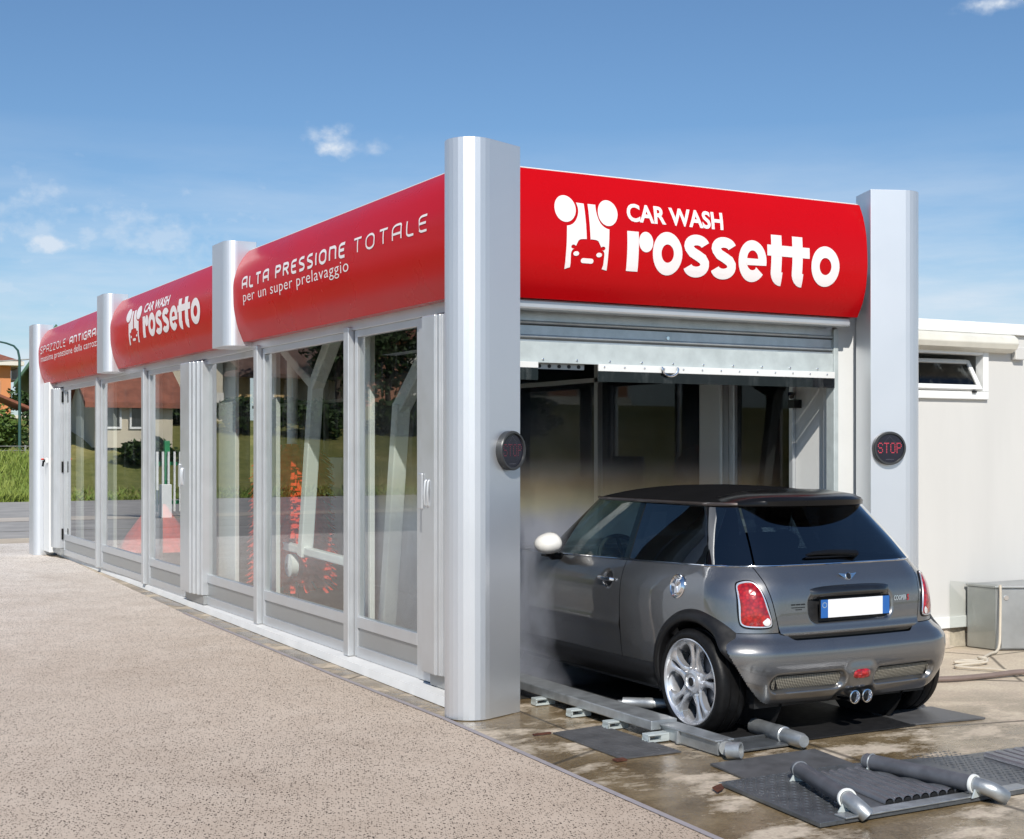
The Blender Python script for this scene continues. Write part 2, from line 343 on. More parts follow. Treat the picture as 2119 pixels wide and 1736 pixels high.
# ------------------------------------------------------------------ mesh helpers
class MB:
    def __init__(s): s.v = []; s.f = []
    def add(s, vs, fs):
        o = len(s.v); s.v += [tuple(p) for p in vs]; s.f += [tuple(i + o for i in f) for f in fs]; return s
    def box(s, x0, x1, y0, y1, z0, z1):
        return s.add([(x, y, z) for x in (x0, x1) for y in (y0, y1) for z in (z0, z1)],
                     [(0, 1, 3, 2), (4, 6, 7, 5), (0, 4, 5, 1), (2, 3, 7, 6), (0, 2, 6, 4), (1, 5, 7, 3)])
    def prism(s, poly, z0, z1):
        n = len(poly); vs = [(x, y, z0) for x, y in poly] + [(x, y, z1) for x, y in poly]
        fs = [tuple(range(n))[::-1], tuple(range(n, 2 * n))] + [(i, (i + 1) % n, n + (i + 1) % n, n + i) for i in range(n)]
        return s.add(vs, fs)
    def obox(s, p0, p1, w, h, up=(0, 0, 1)):
        """bar of section w x h along p0-p1"""
        p0 = Vector(p0); p1 = Vector(p1); d = (p1 - p0).normalized(); u = Vector(up)
        r = d.cross(u); r = r.normalized() if r.length > 1e-6 else Vector((1, 0, 0)); u = r.cross(d)
        vs = []
        for p in (p0, p1):
            for a, c in ((-1, -1), (1, -1), (1, 1), (-1, 1)): vs.append(p + r * a * w / 2 + u * c * h / 2)
        return s.add(vs, [(3, 2, 1, 0), (4, 5, 6, 7), (0, 1, 5, 4), (1, 2, 6, 5), (2, 3, 7, 6), (3, 0, 4, 7)])
    def tube(s, path, r, n=12, cap=True, closed=False):
        P = [Vector(p) for p in path]; rings = []; m = len(P)
        rr = r if isinstance(r, (list, tuple)) else [r] * m
        prev = None
        for i, p in enumerate(P):
            if closed: d = P[(i + 1) % m] - P[i - 1]
            else: d = P[min(i + 1, m - 1)] - P[max(i - 1, 0)]
            d.normalize()
            if prev is None: a = Vector((0, 0, 1)) if abs(d.z) < .9 else Vector((1, 0, 0)); x = d.cross(a).normalized()
            else: x = (prev - d * prev.dot(d)).normalized()
            prev = x; y = d.cross(x)
            rings.append([p + (x * math.cos(2 * PI * k / n) + y * math.sin(2 * PI * k / n)) * rr[i] for k in range(n)])
        vs = [q for R in rings for q in R]; fs = []
        for i in range(m if closed else m - 1):
            j = (i + 1) % m
            for k in range(n): fs.append((i * n + k, i * n + (k + 1) % n, j * n + (k + 1) % n, j * n + k))
        if cap and not closed: fs += [tuple(range(n))[::-1], tuple((m - 1) * n + k for k in range(n))]
        return s.add(vs, fs)
    def lathe(s, prof, c, axis, n=32, close=False):
        """prof: list of (r, h) along axis from c"""
        ax = Vector(axis).normalized(); a = Vector((0, 0, 1)) if abs(ax.z) < .9 else Vector((1, 0, 0))
        x = ax.cross(a).normalized(); y = ax.cross(x); c = Vector(c)
        vs = [c + ax * h + (x * math.cos(2 * PI * k / n) + y * math.sin(2 * PI * k / n)) * r for r, h in prof for k in range(n)]
        fs = []; m = len(prof)
        for i in range(m if close else m - 1):
            j = (i + 1) % m
            for k in range(n): fs.append((i * n + k, i * n + (k + 1) % n, j * n + (k + 1) % n, j * n + k))
        return s.add(vs, fs)
    def disc(s, c, axis, r, n=32, h0=0.):
        return s.lathe([(r, h0), (1e-4, h0)], c, axis, n)
    def grid(s, nu, nv, fn, keep=None):
        vs = [fn(i / nu, j / nv) for j in range(nv + 1) for i in range(nu + 1)]; fs = []
        for j in range(nv):
            for i in range(nu):
                q = (j * (nu + 1) + i, j * (nu + 1) + i + 1, (j + 1) * (nu + 1) + i + 1, (j + 1) * (nu + 1) + i)
                if keep is None or keep([vs[k] for k in q]): fs.append(q)
        return s.add(vs, fs)
    def build(s, name, m, parent=None, smooth=False, bevel=0., ang=35, solid=0., seg=2):
        me = bpy.data.meshes.new(name); me.from_pydata(s.v, [], s.f); me.update()
        bm = bmesh.new(); bm.from_mesh(me)
        loose = [v for v in bm.verts if not v.link_faces]
        if loose: bmesh.ops.delete(bm, geom=loose, context='VERTS')
        bmesh.ops.remove_doubles(bm, verts=bm.verts, dist=1e-5)
        bmesh.ops.recalc_face_normals(bm, faces=bm.faces); bm.to_mesh(me); bm.free()
        me.materials.append(m)
        if smooth: me.shade_smooth(); me.set_sharp_from_angle(angle=RAD(ang))
        o = bpy.data.objects.new(name, me); COL.objects.link(o)
        if parent: attach(o, parent)
        if solid:
            md = o.modifiers.new('solid', 'SOLIDIFY'); md.thickness = solid; md.offset = -1
        if bevel:
            md = o.modifiers.new('bevel', 'BEVEL'); md.width = bevel; md.segments = seg; md.limit_method = 'ANGLE'; md.angle_limit = RAD(40)
        return o
def attach(o, parent):
    o.parent = parent
    off = Vector((0, 0, 0)); p = parent
    if p.parent is None: o.matrix_parent_inverse = Matrix.Translation(-p.location)
def empty(name, loc, label, cat, group=None):
    o = bpy.data.objects.new(name, None); COL.objects.link(o); o.location = loc
    o.empty_display_size = .2
    tag(o, label, cat, group); return o
def tag(o, label, cat, group=None, kind=None):
    if label: o['label'] = label
    if cat: o['category'] = cat
    if group: o['group'] = group
    if kind: o['kind'] = kind
    return o
def struct(o): o['kind'] = 'structure'; return o
def lerp(a, b, t): return a + (b - a) * t
def sstep(t): t = min(1, max(0, t)); return t * t * (3 - 2 * t)
def pchip(tab):
    xs = [t[0] for t in tab]; ys = [t[1] for t in tab]; n = len(xs)
    h = [xs[i + 1] - xs[i] for i in range(n - 1)]; d = [(ys[i + 1] - ys[i]) / h[i] for i in range(n - 1)]
    m = [0.] * n; m[0] = d[0]; m[-1] = d[-1]
    for i in range(1, n - 1):
        if d[i - 1] * d[i] > 0:
            w1 = 2 * h[i] + h[i - 1]; w2 = h[i] + 2 * h[i - 1]; m[i] = (w1 + w2) / (w1 / d[i - 1] + w2 / d[i])
    def f(x):
        x = min(max(x, xs[0]), xs[-1]); i = 0
        while i < n - 2 and x > xs[i + 1]: i += 1
        t = (x - xs[i]) / h[i]; t2 = t * t; t3 = t2 * t
        return (2 * t3 - 3 * t2 + 1) * ys[i] + (t3 - 2 * t2 + t) * h[i] * m[i] + (-2 * t3 + 3 * t2) * ys[i + 1] + (t3 - t2) * h[i] * m[i + 1]
    return f
def text2d(body, size, bold=0., shear=0., spacing=1.):
    """flat mesh of a line of text: verts (u, v) and faces"""
    c = bpy.data.curves.new('text', 'FONT'); c.body = body; c.size = size; c.offset = bold; c.shear = shear; c.space_character = spacing
    c.resolution_u = 4
    o = bpy.data.objects.new('text', c); COL.objects.link(o)
    dg = bpy.context.evaluated_depsgraph_get(); me = o.evaluated_get(dg).to_mesh()
    vs = [(v.co.x, v.co.y) for v in me.vertices]; fs = [tuple(p.vertices) for p in me.polygons]
    o.evaluated_get(dg).to_mesh_clear(); bpy.data.objects.remove(o); bpy.data.curves.remove(c)
    return vs, fs
def fill2d(polys):
    """flat mesh of closed outlines, inner outlines are holes"""
    c = bpy.data.curves.new('shape', 'CURVE'); c.dimensions = '2D'; c.fill_mode = 'BOTH'
    for p in polys:
        s = c.splines.new('POLY'); s.points.add(len(p) - 1); s.use_cyclic_u = True
        for k, (x, y) in enumerate(p): s.points[k].co = (x, y, 0, 1)
    o = bpy.data.objects.new('shape', c); COL.objects.link(o)
    dg = bpy.context.evaluated_depsgraph_get(); me = o.evaluated_get(dg).to_mesh()
    vs = [(v.co.x, v.co.y) for v in me.vertices]; fs = [tuple(p.vertices) for p in me.polygons]
    o.evaluated_get(dg).to_mesh_clear(); bpy.data.objects.remove(o); bpy.data.curves.remove(c)
    return vs, fs
def stroke2d(path, w, closed=False):
    n = len(path); L = []; R = []
    for i in range(n):
        a = path[i - 1] if (i > 0 or closed) else path[i]; b = path[(i + 1) % n] if (i < n - 1 or closed) else path[i]
        p = path[i]
        def nrm(q, r):
            dx, dy = r[0] - q[0], r[1] - q[1]; l = math.hypot(dx, dy) or 1; return (-dy / l, dx / l)
        n1 = nrm(a, p) if a != p else nrm(p, b); n2 = nrm(p, b) if b != p else n1
        mx, my = n1[0] + n2[0], n1[1] + n2[1]; l = math.hypot(mx, my) or 1; mx /= l; my /= l
        k = 1 / max(.5, mx * n1[0] + my * n1[1])
        L.append((p[0] + mx * k * w / 2, p[1] + my * k * w / 2)); R.append((p[0] - mx * k * w / 2, p[1] - my * k * w / 2))
    vs = L + R; fs = [(i, (i + 1) % n, n + (i + 1) % n, n + i) for i in range(n if closed else n - 1)]
    return vs, fs
def arc(cx, cy, rx, ry, a0, a1, n=8):
    return [(cx + rx * math.cos(RAD(a0 + (a1 - a0) * k / n)), cy + ry * math.sin(RAD(a0 + (a1 - a0) * k / n))) for k in range(n + 1)]
def wrap(shapes, fn, dv=.03):
    """shapes: list of (verts2d, faces); cut across v and map to space with fn(u, v, layer)"""
    mb = MB()
    for li, (vs, fs) in enumerate(shapes):
        bm = bmesh.new(); bv = [bm.verts.new((x, y, 0)) for x, y in vs]
        for f in fs:
            try: bm.faces.new([bv[i] for i in f])
            except ValueError: pass
        lo = min(v[1] for v in vs); hi = max(v[1] for v in vs); k = math.ceil(lo / dv)
        while dv and k * dv < hi:
            bmesh.ops.bisect_plane(bm, geom=bm.verts[:] + bm.edges[:] + bm.faces[:], plane_co=(0, k * dv, 0), plane_no=(0, 1, 0)); k += 1
        bm.verts.index_update()
        mb.add([fn(v.co.x, v.co.y, li) for v in bm.verts], [[v.index for v in f.verts] for f in bm.faces])
        bm.free()
    return mb

# ------------------------------------------------------------------ ground, road, terrain
def terr(x, y):
    return 1.15 * sstep((y - 33.2) / 9) + 2.0 * sstep((y - 44) / 30) + 1.3 * sstep((y - 35) / 13) * sstep((-1 - x) / 4)
def build_ground():
    xs = [-900, -300, -140, -90, -60, -45] + [-40 + 3 * k for k in range(30)] + [55, 75, 110, 160, 300, 900]
    ys = [-900, -200, -60, -20, 0, 12, 20, 26, 31, 32.5, 33.2] + [34 + 1.0 * k for k in range(12)] + [48, 52, 56, 60, 66, 74, 90, 120, 170, 260, 500, 900]
    mb = MB(); nx = len(xs)
    mb.v = [(x, y, terr(x, y) - .016) for y in ys for x in xs]
    mb.f = [(j * nx + i, j * nx + i + 1, (j + 1) * nx + i + 1, (j + 1) * nx + i) for j in range(len(ys) - 1) for i in range(nx - 1)]
    struct(mb.build('ground', M['field'], smooth=True))
    edge = [(-.68, -12), (-.282, -2.639), (-.173, -.024), (-.172, 1.62), (-.103, 5.55), (.08, 10.0), (.19, 12.2), (-.02, 13.3), (-.16, 15.9)]
    def sheet(name, poly, z, m):
        mb = MB(); mb.v = [(x, y, z) for x, y in poly]; mb.f = [tuple(range(len(poly)))]
        return struct(mb.build(name, m))
    sheet('yard', [(-80, -40), (60, -40), (60, 19.2), (-80, 19.2)], -.008, M['asphalt'])
    sheet('wash_apron', edge + [(-.16, 17.2), (14, 17.2), (14, -12)], -.003, M['apron'])
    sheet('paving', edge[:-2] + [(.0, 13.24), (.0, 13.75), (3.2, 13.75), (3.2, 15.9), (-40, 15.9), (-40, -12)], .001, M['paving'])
    mb = MB()
    for (a, c) in zip(edge[:4], edge[1:5]): mb.add([(a[0] - .012, a[1], .005), (a[0] + .022, a[1], .005), (c[0] + .022, c[1], .005), (c[0] - .012, c[1], .005)], [(0, 1, 2, 3)])
    struct(mb.build('kerb', M['kerb']))
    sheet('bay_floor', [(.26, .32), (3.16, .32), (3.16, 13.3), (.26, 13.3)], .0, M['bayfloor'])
    sheet('road', [(-120, 19.2), (120, 19.2), (120, 33.2), (-120, 33.2)], -.004, M['asphalt'])
    sheet('pavement', [(-120, 22.6), (120, 22.6), (120, 24.2), (-120, 24.2)], .002, M['pavement'])
build_ground()

# ------------------------------------------------------------------ lettering for the fascias
def logo_shapes(s=1.):
    """brush-and-car mark; u to the right from 0, v up from 0 (bottom) .435"""
    def U(x, y): return ((x - 100) * .000629 * s, (.435 - (y - .108 * (x - 200) - 80) * .000525) * s)
    def bez(a, b, c, n=8): return [((1 - t) ** 2 * a[0] + 2 * t * (1 - t) * b[0] + t * t * c[0], (1 - t) ** 2 * a[1] + 2 * t * (1 - t) * b[1] + t * t * c[1]) for t in [k / n for k in range(n + 1)]]
    P = lambda pts: [U(*p) for p in pts]
    lball = [(x * 1, y) for x, y in arc(217, 230, 116, 152, 0, 350, 35)]
    lball = [U(x, y + .108 * (x - 200)) for x, y in lball]
    rball = [U(x, y + .108 * (x - 200)) for x, y in arc(688, 236, 111, 150, 0, 350, 35)]
    left = bez((340, 165), (375, 250), (345, 330)) + bez((345, 330), (310, 425), (230, 425)) + [(218, 908), (276, 890), (278, 850), (276, 740)] + bez((276, 740), (280, 705), (302, 688), 5) + arc(300, 662, 24, 23, 60, 300, 10) + [(328, 655), (352, 600)] + bez((352, 600), (362, 583), (390, 581), 5) + [(445, 582), (440, 420), (425, 178)]
    right = [(468, 182), (480, 420), (487, 587)] + bez((487, 587), (560, 590), (578, 615), 6) + [(606, 680)] + arc(630, 694, 24, 23, 230, 480, 10) + bez((632, 722), (645, 740), (646, 765), 5) + [(640, 880), (627, 925), (683, 943), (699, 478)] + bez((699, 478), (610, 455), (575, 345)) + bez((575, 345), (550, 270), (554, 192))
    hl = [U(x, y) for x, y in arc(333, 741, 32, 26, 0, 345, 20)]; hr = [U(x, y) for x, y in arc(588, 765, 32, 26, 0, 345, 20)]
    bp = [U(x, y) for x, y in arc(505, 832, 24, 28, -90, 90, 6) + arc(412, 822, 24, 28, 90, 270, 6)]
    return [fill2d([q]) for q in (lball, rball, P(left), P(right), hl, hr, bp)]
def rossetto_shapes(s=1.):
    """heavy lower-case word, x-height .26, u from 0 to 1.676"""
    S = []
    def oo(x0, x1):
        c = (x0 + x1) / 2; rx = (x1 - x0) / 2
        return fill2d([arc(c, .125, rx, .132, 0, 351, 39), arc(c, .125, rx * .42, .056, 0, 345, 23)])
    S.append(fill2d([[(0, .002), (.083, .002), (.083, .242), (0, .242)]])); S.append(fill2d([arc(.136, .184, .052, .062, 0, 350, 35)]))
    S.append(oo(.186, .406))
    def ss(x0, x1):
        w = x1 - x0; P = lambda x, y: (x0 + x * w, y)
        path = arc(.50, .186, .285, .038, 12, 90, 6) + arc(.50, .182, .285, .042, 90, 180, 6)[1:] + [(.235, .170), (.34, .146), (.52, .128), (.70, .108), (.775, .085), (.78, .068)] + arc(.48, .068, .295, .042, 0, -90, 6)[1:] + arc(.48, .064, .285, .038, -90, -168, 6)[1:]
        return stroke2d([P(*p) for p in path], .066)
    S.append(ss(.405, .628)); S.append(ss(.614, .837))
    c, rx = .953, .112                                              # e
    ring = arc(c, .122, rx, .132, -28, -360 + 8, 36); inner = arc(c, .122, rx * .45, .058, -360 + 8, -45, 30)
    S.append(fill2d([arc(c, .122, rx, .132, 0, 322, 34) + [(c + .03, .085)] + arc(c, .122, rx * .42, .058, 300, 190, 12) + [(c - .045, .098), (c + rx, .098)], [(c - .044, .138)] + arc(c, .138, .044, .052, 170, 10, 10) + [(c + .044, .138)]]))
    for x in (1.085, 1.258):                                        # tt
        S.append(stroke2d([(x + .041 + .02, .302), (x + .041 + .02, .07)] + arc(x + .108, .066, .047, .045, 190, 275, 5), .086))
    S.append(fill2d([[(1.070, .166), (1.420, .166), (1.420, .236), (1.070, .236)]]))
    S.append(oo(1.436, 1.676))
    return [([(x * s, y * s) for x, y in vs], fs) for vs, fs in S]
GL = {  # capitals, height 1
    'A': (.62, [[(0, 0), (0, .62)] + arc(.30, .70, .30, .30, 180, 90, 5) + [(.48, 1.0)] + arc(.50, .88, .12, .12, 90, 0, 4) + [(.62, 0)], [(0, .40), (.62, .40)]]),
    'L': (.46, [[(0, 1), (0, .22)] + arc(.2, .2, .2, .2, 180, 270, 5) + [(.46, 0)]]),
    'T': (.60, [[(0, 1), (.60, 1)], [(.30, 1), (.30, 0)]]),
    'P': (.56, [[(0, 0), (0, 1), (.34, 1)] + arc(.34, .76, .22, .24, 90, -90, 8) + [(0, .52)]]),
    'R': (.58, [[(0, 0), (0, 1), (.34, 1)] + arc(.34, .77, .22, .23, 90, -90, 8) + [(0, .54)], [(.28, .54), (.58, 0)]]),
    'E': (.50, [[(.50, 1), (.20, 1)] + arc(.2, .8, .2, .2, 90, 180, 5) + [(0, .2)] + arc(.2, .2, .2, .2, 180, 270, 5) + [(.50, 0)], [(0, .52), (.46, .52)]]),
    'S': (.52, [[(.50, 1), (.24, 1)] + arc(.24, .76, .24, .24, 90, 200, 7) + [(.06, .60), (.44, .40)] + arc(.28, .23, .24, .23, 30, -90, 7) + [(0, 0)]]),
    'I': (.0, [[(0, 0), (0, 1)]]),
    'O': (.64, [arc(.32, .64, .32, .36, 0, 180, 9) + arc(.32, .36, .32, .36, 180, 360, 9)[:-1]]),
    'N': (.60, [[(0, 0), (0, 1), (.36, 1)] + arc(.36, .76, .24, .24, 90, 0, 5) + [(.60, 0)]]),
    'Z': (.54, [[(0, 1), (.54, 1), (.0, 0), (.54, 0)]]),
    'G': (.58, [[(.56, 1), (.26, 1)] + arc(.26, .74, .26, .26, 90, 180, 6) + arc(.26, .26, .26, .26, 180, 270, 6) + [(.56, 0), (.56, .48), (.32, .48)]]),
    'F': (.48, [[(.48, 1), (.2, 1)] + arc(.2, .8, .2, .2, 90, 180, 5) + [(0, 0)], [(0, .52), (.44, .52)]]),
}
def caps(s, h, u0, w, gap=.30, space=.55, width=1.):
    out = []; u = u0
    for ch in s:
        if ch == ' ': u += space * h * width; continue
        aw, paths = GL[ch]
        for p in paths: out.append(stroke2d([(u + x * h * width, y * (h - w) + w / 2) for x, y in p], w, closed=(ch == 'O')))
        u += (aw + gap) * h * width
    return out, u

# ------------------------------------------------------------------ car wash building
FX = pchip([(2.40, .045), (2.55, -.012), (2.72, -.040), (2.85, -.043), (3.0, -.012), (3.10, .040), (3.165, .095)])   # side fascia bulge
FY = pchip([(2.395, .095), (2.5, .040), (2.62, .008), (2.75, -.002), (2.9, .005), (3.05, .035), (3.15, .075)])         # front fascia bulge
bay = empty('car_wash', (1.6, 6.5, 0), 'long glazed car wash hall with red lettered fascias and silver columns', 'car wash')
def round_col(mb, poly, z0, z1): mb.prism(poly, z0, z1)
def d_column(joint_dir, nose_c, r, length, mirror):
    """D-shaped plan: half-round nose, two parallel flat sides"""
    d = Vector((*joint_dir, 0)).normalized(); n = Vector((d.y, -d.x, 0)) if not mirror else Vector((-d.y, d.x, 0))
    c = Vector((*nose_c, 0)); pts = []
    for k in range(15):
        a = PI * k / 14
        p = c + n * r * math.cos(a) - d * r * math.sin(a); pts.append((p.x, p.y))
    e1 = c - n * r + d * length; e0 = c + n * r + d * length
    pts += [(e1.x, e1.y), (e0.x, e0.y)]
    return pts
A1 = RAD(67.8); P1 = d_column((math.sin(A1), math.cos(A1)), (0, 0), .144, .275, False)
mb = MB(); mb.prism(P1, 0, 3.245); mb.build('column', M['silver'], bay, bevel=.003)
A2 = RAD(112.0); dx, dy = -math.sin(A2), -math.cos(A2)
n2 = Vector((-dy, dx, 0))                                           # towards the front
c2 = Vector((3.226, -.109, 0)) - n2 * .135
P2 = d_column((dx, dy), (c2.x, c2.y), .135, .245, True)
mb = MB(); mb.prism(P2, 0, 3.245); mb.build('column', M['silver'], bay, bevel=.003)
def side_col(y0, y1, z0):
    x0, x1, r = -.105, .16, .10
    poly = [(x1, y0)] + [(x0 + r - r * math.cos(RAD(a)) * 0 + (-r * math.sin(RAD(a))), y0 + r - r * math.cos(RAD(a))) for a in range(0, 91, 10)] + \
           [(x0 + r - r * math.cos(RAD(a)), y1 - r + r * math.sin(RAD(a))) for a in range(0, 91, 10)] + [(x1, y1)]
    mb = MB(); mb.prism(poly, z0, 3.245); return mb.build('column', M['silver'], bay, bevel=.003)
side_col(4.262, 4.735, 2.366); side_col(8.79, 9.265, 2.366); side_col(13.24, 13.70, 0)
mb = MB(); mb.prism(P2, 0, 3.245)
# side fascias with their own lettering
def side_fascia(y0, y1):
    mb = MB(); nz = 26; prof = [(FX(2.40 + .765 * k / nz), 2.40 + .765 * k / nz) for k in range(nz + 1)]
    sec = prof + [(.22, 3.165), (.22, 2.40)]
    n = len(sec); vs = [(x, y, z) for y in (y0, y1) for x, z in sec]
    mb.add(vs, [tuple(range(n)), tuple(range(n, 2 * n))[::-1]] + [(i, (i + 1) % n, n + (i + 1) % n, n + i) for i in range(n)])
    o = mb.build('fascia', M['red'], bay, smooth=True, ang=30)
    t = MB(); t.box(.10, .24, y0 + .002, y1 - .002, 3.166, 3.174); t.build('trim', M['white'], o, bevel=.003)
    return o
def on_side(y_left):
    return lambda u, v, l: (FX(v) - .0025 - .0003 * (l % 5), y_left - u, v)
def shift(shapes, du, dv): return [([(x + du, y + dv) for x, y in vs], fs) for vs, fs in shapes]
f1 = side_fascia(.16, 4.26); f2 = side_fascia(4.737, 8.788); f3 = side_fascia(9.267, 13.238)
T, u = caps('ALTA PRESSIONE', .108, 0, .021, .38, .56, 1.5); T2, u2 = caps('TOTALE', .106, u + .08, .0145, .40, .5, 1.7)
print('side text', u, u2)
k = 3.61 / u2
T = [([(x * k, y) for x, y in vs], fs) for vs, fs in T + T2]
wrap(shift(T, 0, 2.803), on_side(4.005)).build('lettering', M['letter'], f1)
S1 = text2d('per un super prelavaggio', .122, -.0006, 0, 1.08); w1 = max(v[0] for v in S1[0])
S1 = ([(x * 2.29 / w1, y) for x, y in S1[0]], S1[1])
wrap(shift([S1], 0, 2.705), on_side(4.005)).build('lettering', M['letter'], f1)
LG = logo_shapes(1.0); RS = rossetto_shapes(1.0)
CW = text2d('CAR WASH', .148, .0045, 0, 1.0); w0 = max(v[0] for v in CW[0])
CWs = ([(x * .725 / w0, y) for x, y in CW[0]], CW[1])
kx = 2.80 / 2.18
def sx(shapes, a, c): return [([(x * a, y * c) for x, y in vs], fs) for vs, fs in shapes]
wrap(shift(sx(LG, 1.48, .90), 0, 2.600), on_side(8.03)).build('logo', M['letter'], f2)
wrap(shift(sx([CWs], 1.34, .88), .745, 2.898), on_side(8.03)).build('lettering', M['letter'], f2)
wrap(shift(sx(RS, 1.24, .90), .725, 2.640), on_side(8.03)).build('lettering', M['letter'], f2)
T, u = caps('SPAZZOLE', .104, 0, .013, .30, .5, 1.55); T2, u2 = caps('ANTIGRAFF', .104, u + .12, .021, .32, .5, 1.55)
k = 4.05 / u2
T = [([(x * k, y) for x, y in vs], fs) for vs, fs in T + T2]
T = [(vs, fs) for vs, fs in T if max(v[0] for v in vs) < 3.79]
wrap(shift(T, 0, 2.812), on_side(13.07)).build('lettering', M['letter'], f3)
S1 = text2d('massima protezione della carrozze', .122, 0, 0, 1.05); w1 = max(v[0] for v in S1[0])
S1 = ([(x * 3.78 / w1, y) for x, y in S1[0]], S1[1])
wrap(shift([S1], 0, 2.702), on_side(13.06)).build('lettering', M['letter'], f3)
# front fascia
mb = MB(); nz = 26; X0, X1 = .16, 2.985
sec = [(FY(2.395 + .755 * k / nz), 2.395 + .755 * k / nz) for k in range(nz + 1)] + [(.22, 3.15), (.22, 2.395)]
n = len(sec); mb.add([(x, y, z) for x in (X0, X1) for y, z in sec], [tuple(range(n))[::-1], tuple(range(n, 2 * n))] + [(i, n + i, n + (i + 1) % n, (i + 1) % n) for i in range(n)])
ff = mb.build('fascia', M['red'], bay, smooth=True, ang=30)
mb = MB(); mb.box(X0, X1 - .01, .080, .21, 3.151, 3.159); mb.build('trim', M['white'], ff, bevel=.003)
mb = MB(); mb.box(.16, 2.955, .125, .235, 2.335, 2.394); mb.build('trim', M['alu'], ff, bevel=.012)
on_front = lambda u, v, l: (u, FY(v) - .0025 - .0003 * (l % 5), v)
wrap(shift(LG, .556, 2.566), on_front).build('logo', M['letter'], ff)
wrap(shift([CWs], 1.061, 2.886), on_front).build('lettering', M['letter'], ff)
wrap(shift(RS, 1.061, 2.580), on_front).build('lettering', M['letter'], ff)
# roof and shell
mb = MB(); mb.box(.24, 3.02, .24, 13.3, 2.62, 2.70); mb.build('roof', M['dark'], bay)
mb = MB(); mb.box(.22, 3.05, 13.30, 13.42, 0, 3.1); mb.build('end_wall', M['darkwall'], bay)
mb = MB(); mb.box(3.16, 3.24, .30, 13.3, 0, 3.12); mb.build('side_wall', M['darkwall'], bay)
# right inner wall: white end panel, glazed bay, posts
mb = MB(); mb.box(3.05, 3.10, .47, .80, 0, 2.6); mb.build('wall_panel', M['white'], bay, bevel=.004)
mb = MB(); mb.box(3.02, 3.10, .80, .84, 0, 2.6).box(3.03, 3.1, 1.49, 1.555, 0, 2.6).box(3.04, 3.09, .842, 1.488, .92, .97); mb.build('window_frame', M['alu'], bay, bevel=.003)
mb = MB(); mb.box(3.06, 3.066, .842, 1.488, .972, 2.6); mb.build('window_pane', M['glass_dim'], bay)
mb = MB(); mb.box(2.95, 3.09, 1.558, 1.84, 0, 2.6); mb.build('inner_post', M['alu_dull'], bay, bevel=.02)
mb = MB()
for y in (3.5, 5.6, 8.0, 10.2): mb.box(3.05, 3.1, y - .03, y + .03, 0, 2.6)
mb.box(3.05, 3.1, 1.85, 13.2, 2.1, 2.14); mb.build('window_frame', M['alu_dull'], bay)
mb = MB(); mb.box(3.10, 3.108, 1.85, 13.2, 0, 2.6); mb.build('window_pane', M['glass_dim'], bay)
# little valve and nozzle on the white panel
mb = MB(); mb.tube([(3.02, .80, 1.90), (2.98, .78, 1.90), (2.96, .74, 1.88)], .018, 8).box(2.975, 3.045, .73, .80, 1.80, 1.86); mb.build('nozzle', M['gloss_black'], bay)
# front door jamb
mb = MB(); mb.box(2.945, 2.985, .28, .36, 0, 2.33); mb.build('door_guide', M['zinc_pale'], bay, bevel=.004)
mb = MB(); mb.box(2.987, 3.30, .30, .44, 0, 2.45); mb.build('door_jamb', M['white'], bay, bevel=.006)
mb = MB(); mb.box(.27, .34, .28, .36, 0, 2.33); mb.build('door_guide', M['zinc_pale'], bay, bevel=.004)
# roller shutter
M['strip'] = glass('smoked_plastic_strip', (.22, .23, .27), 1.5, 1.2, .05, .12)
sh_ = MB()
zs = [2.335, 2.26, 2.155]
rd = MB(); rd.box(.34, 2.943, .30, .312, 2.155, 2.40)
rd_o = rd.build('roller_door', M['zinc'], bay)
for z in (2.275, 2.190):
    t = MB(); t.tube([(.34, .298, z), (2.943, .298, z)], .010, 10); t.build('slat_edge', M['zinc'], rd_o, smooth=True)
    t = MB(); t.box(.34, 2.943, .2955, .2995, z - .019, z - .011); t.build('slat_groove', M['dark'], rd_o)
t = MB(); t.box(.34, 2.943, .285, .297, 2.030, 2.158); t.build('bottom_slat', M['zinc_pale'], rd_o, bevel=.004)
t = MB(); t.box(.34, .60, .268, .280, 1.998, 2.034).box(1.03, 2.943, .268, .280, 1.990, 2.034); t.build('mounting_strip', M['white'], rd_o, bevel=.002)
t = MB(); t.box(1.03, 2.943, .272, .278, 1.925, 1.989).box(.34, .60, .272, .278, 1.925, 1.997); t.build('rubber_seal', M['strip'], rd_o)
t = MB(); t.box(.605, .96, .327, .333, 1.996, 2.034); t.build('perforated_strip', M['alu_dull'], rd_o)
t = MB()
for k in range(5): t.lathe([(.012, 0), (.012, -.004), (1e-4, -.004)], (.64 + k * .07, .327, 2.014), (0, 1, 0), 10)
t.build('hole', M['black'], rd_o)
t = MB()
for k in range(11): t.lathe([(.007, 0), (.006, -.006), (1e-4, -.008)], (.40 + .24 * k, .2845, 2.052), (0, 1, 0), 8)
for k in range(13): t.lathe([(.006, 0), (.005, -.005), (1e-4, -.006)], (1.07 + .15 * k, .2675, 2.016), (0, 1, 0), 8)
t.lathe([(.012, 0), (.012, -.006), (1e-4, -.006)], (1.57, .2995, 2.215), (0, 1, 0), 10)
t.build('rivet', M['chrome'], rd_o)
t = MB(); t.tube([(1.50, .262, 2.025)] + [(1.56 - .06 * math.cos(RAD(a)), .255, 2.015 - .045 * math.sin(RAD(a))) for a in range(0, 181, 15)] + [(1.62, .262, 2.025)], .008, 8); t.build('pull_handle', M['chrome'], rd_o, smooth=True)
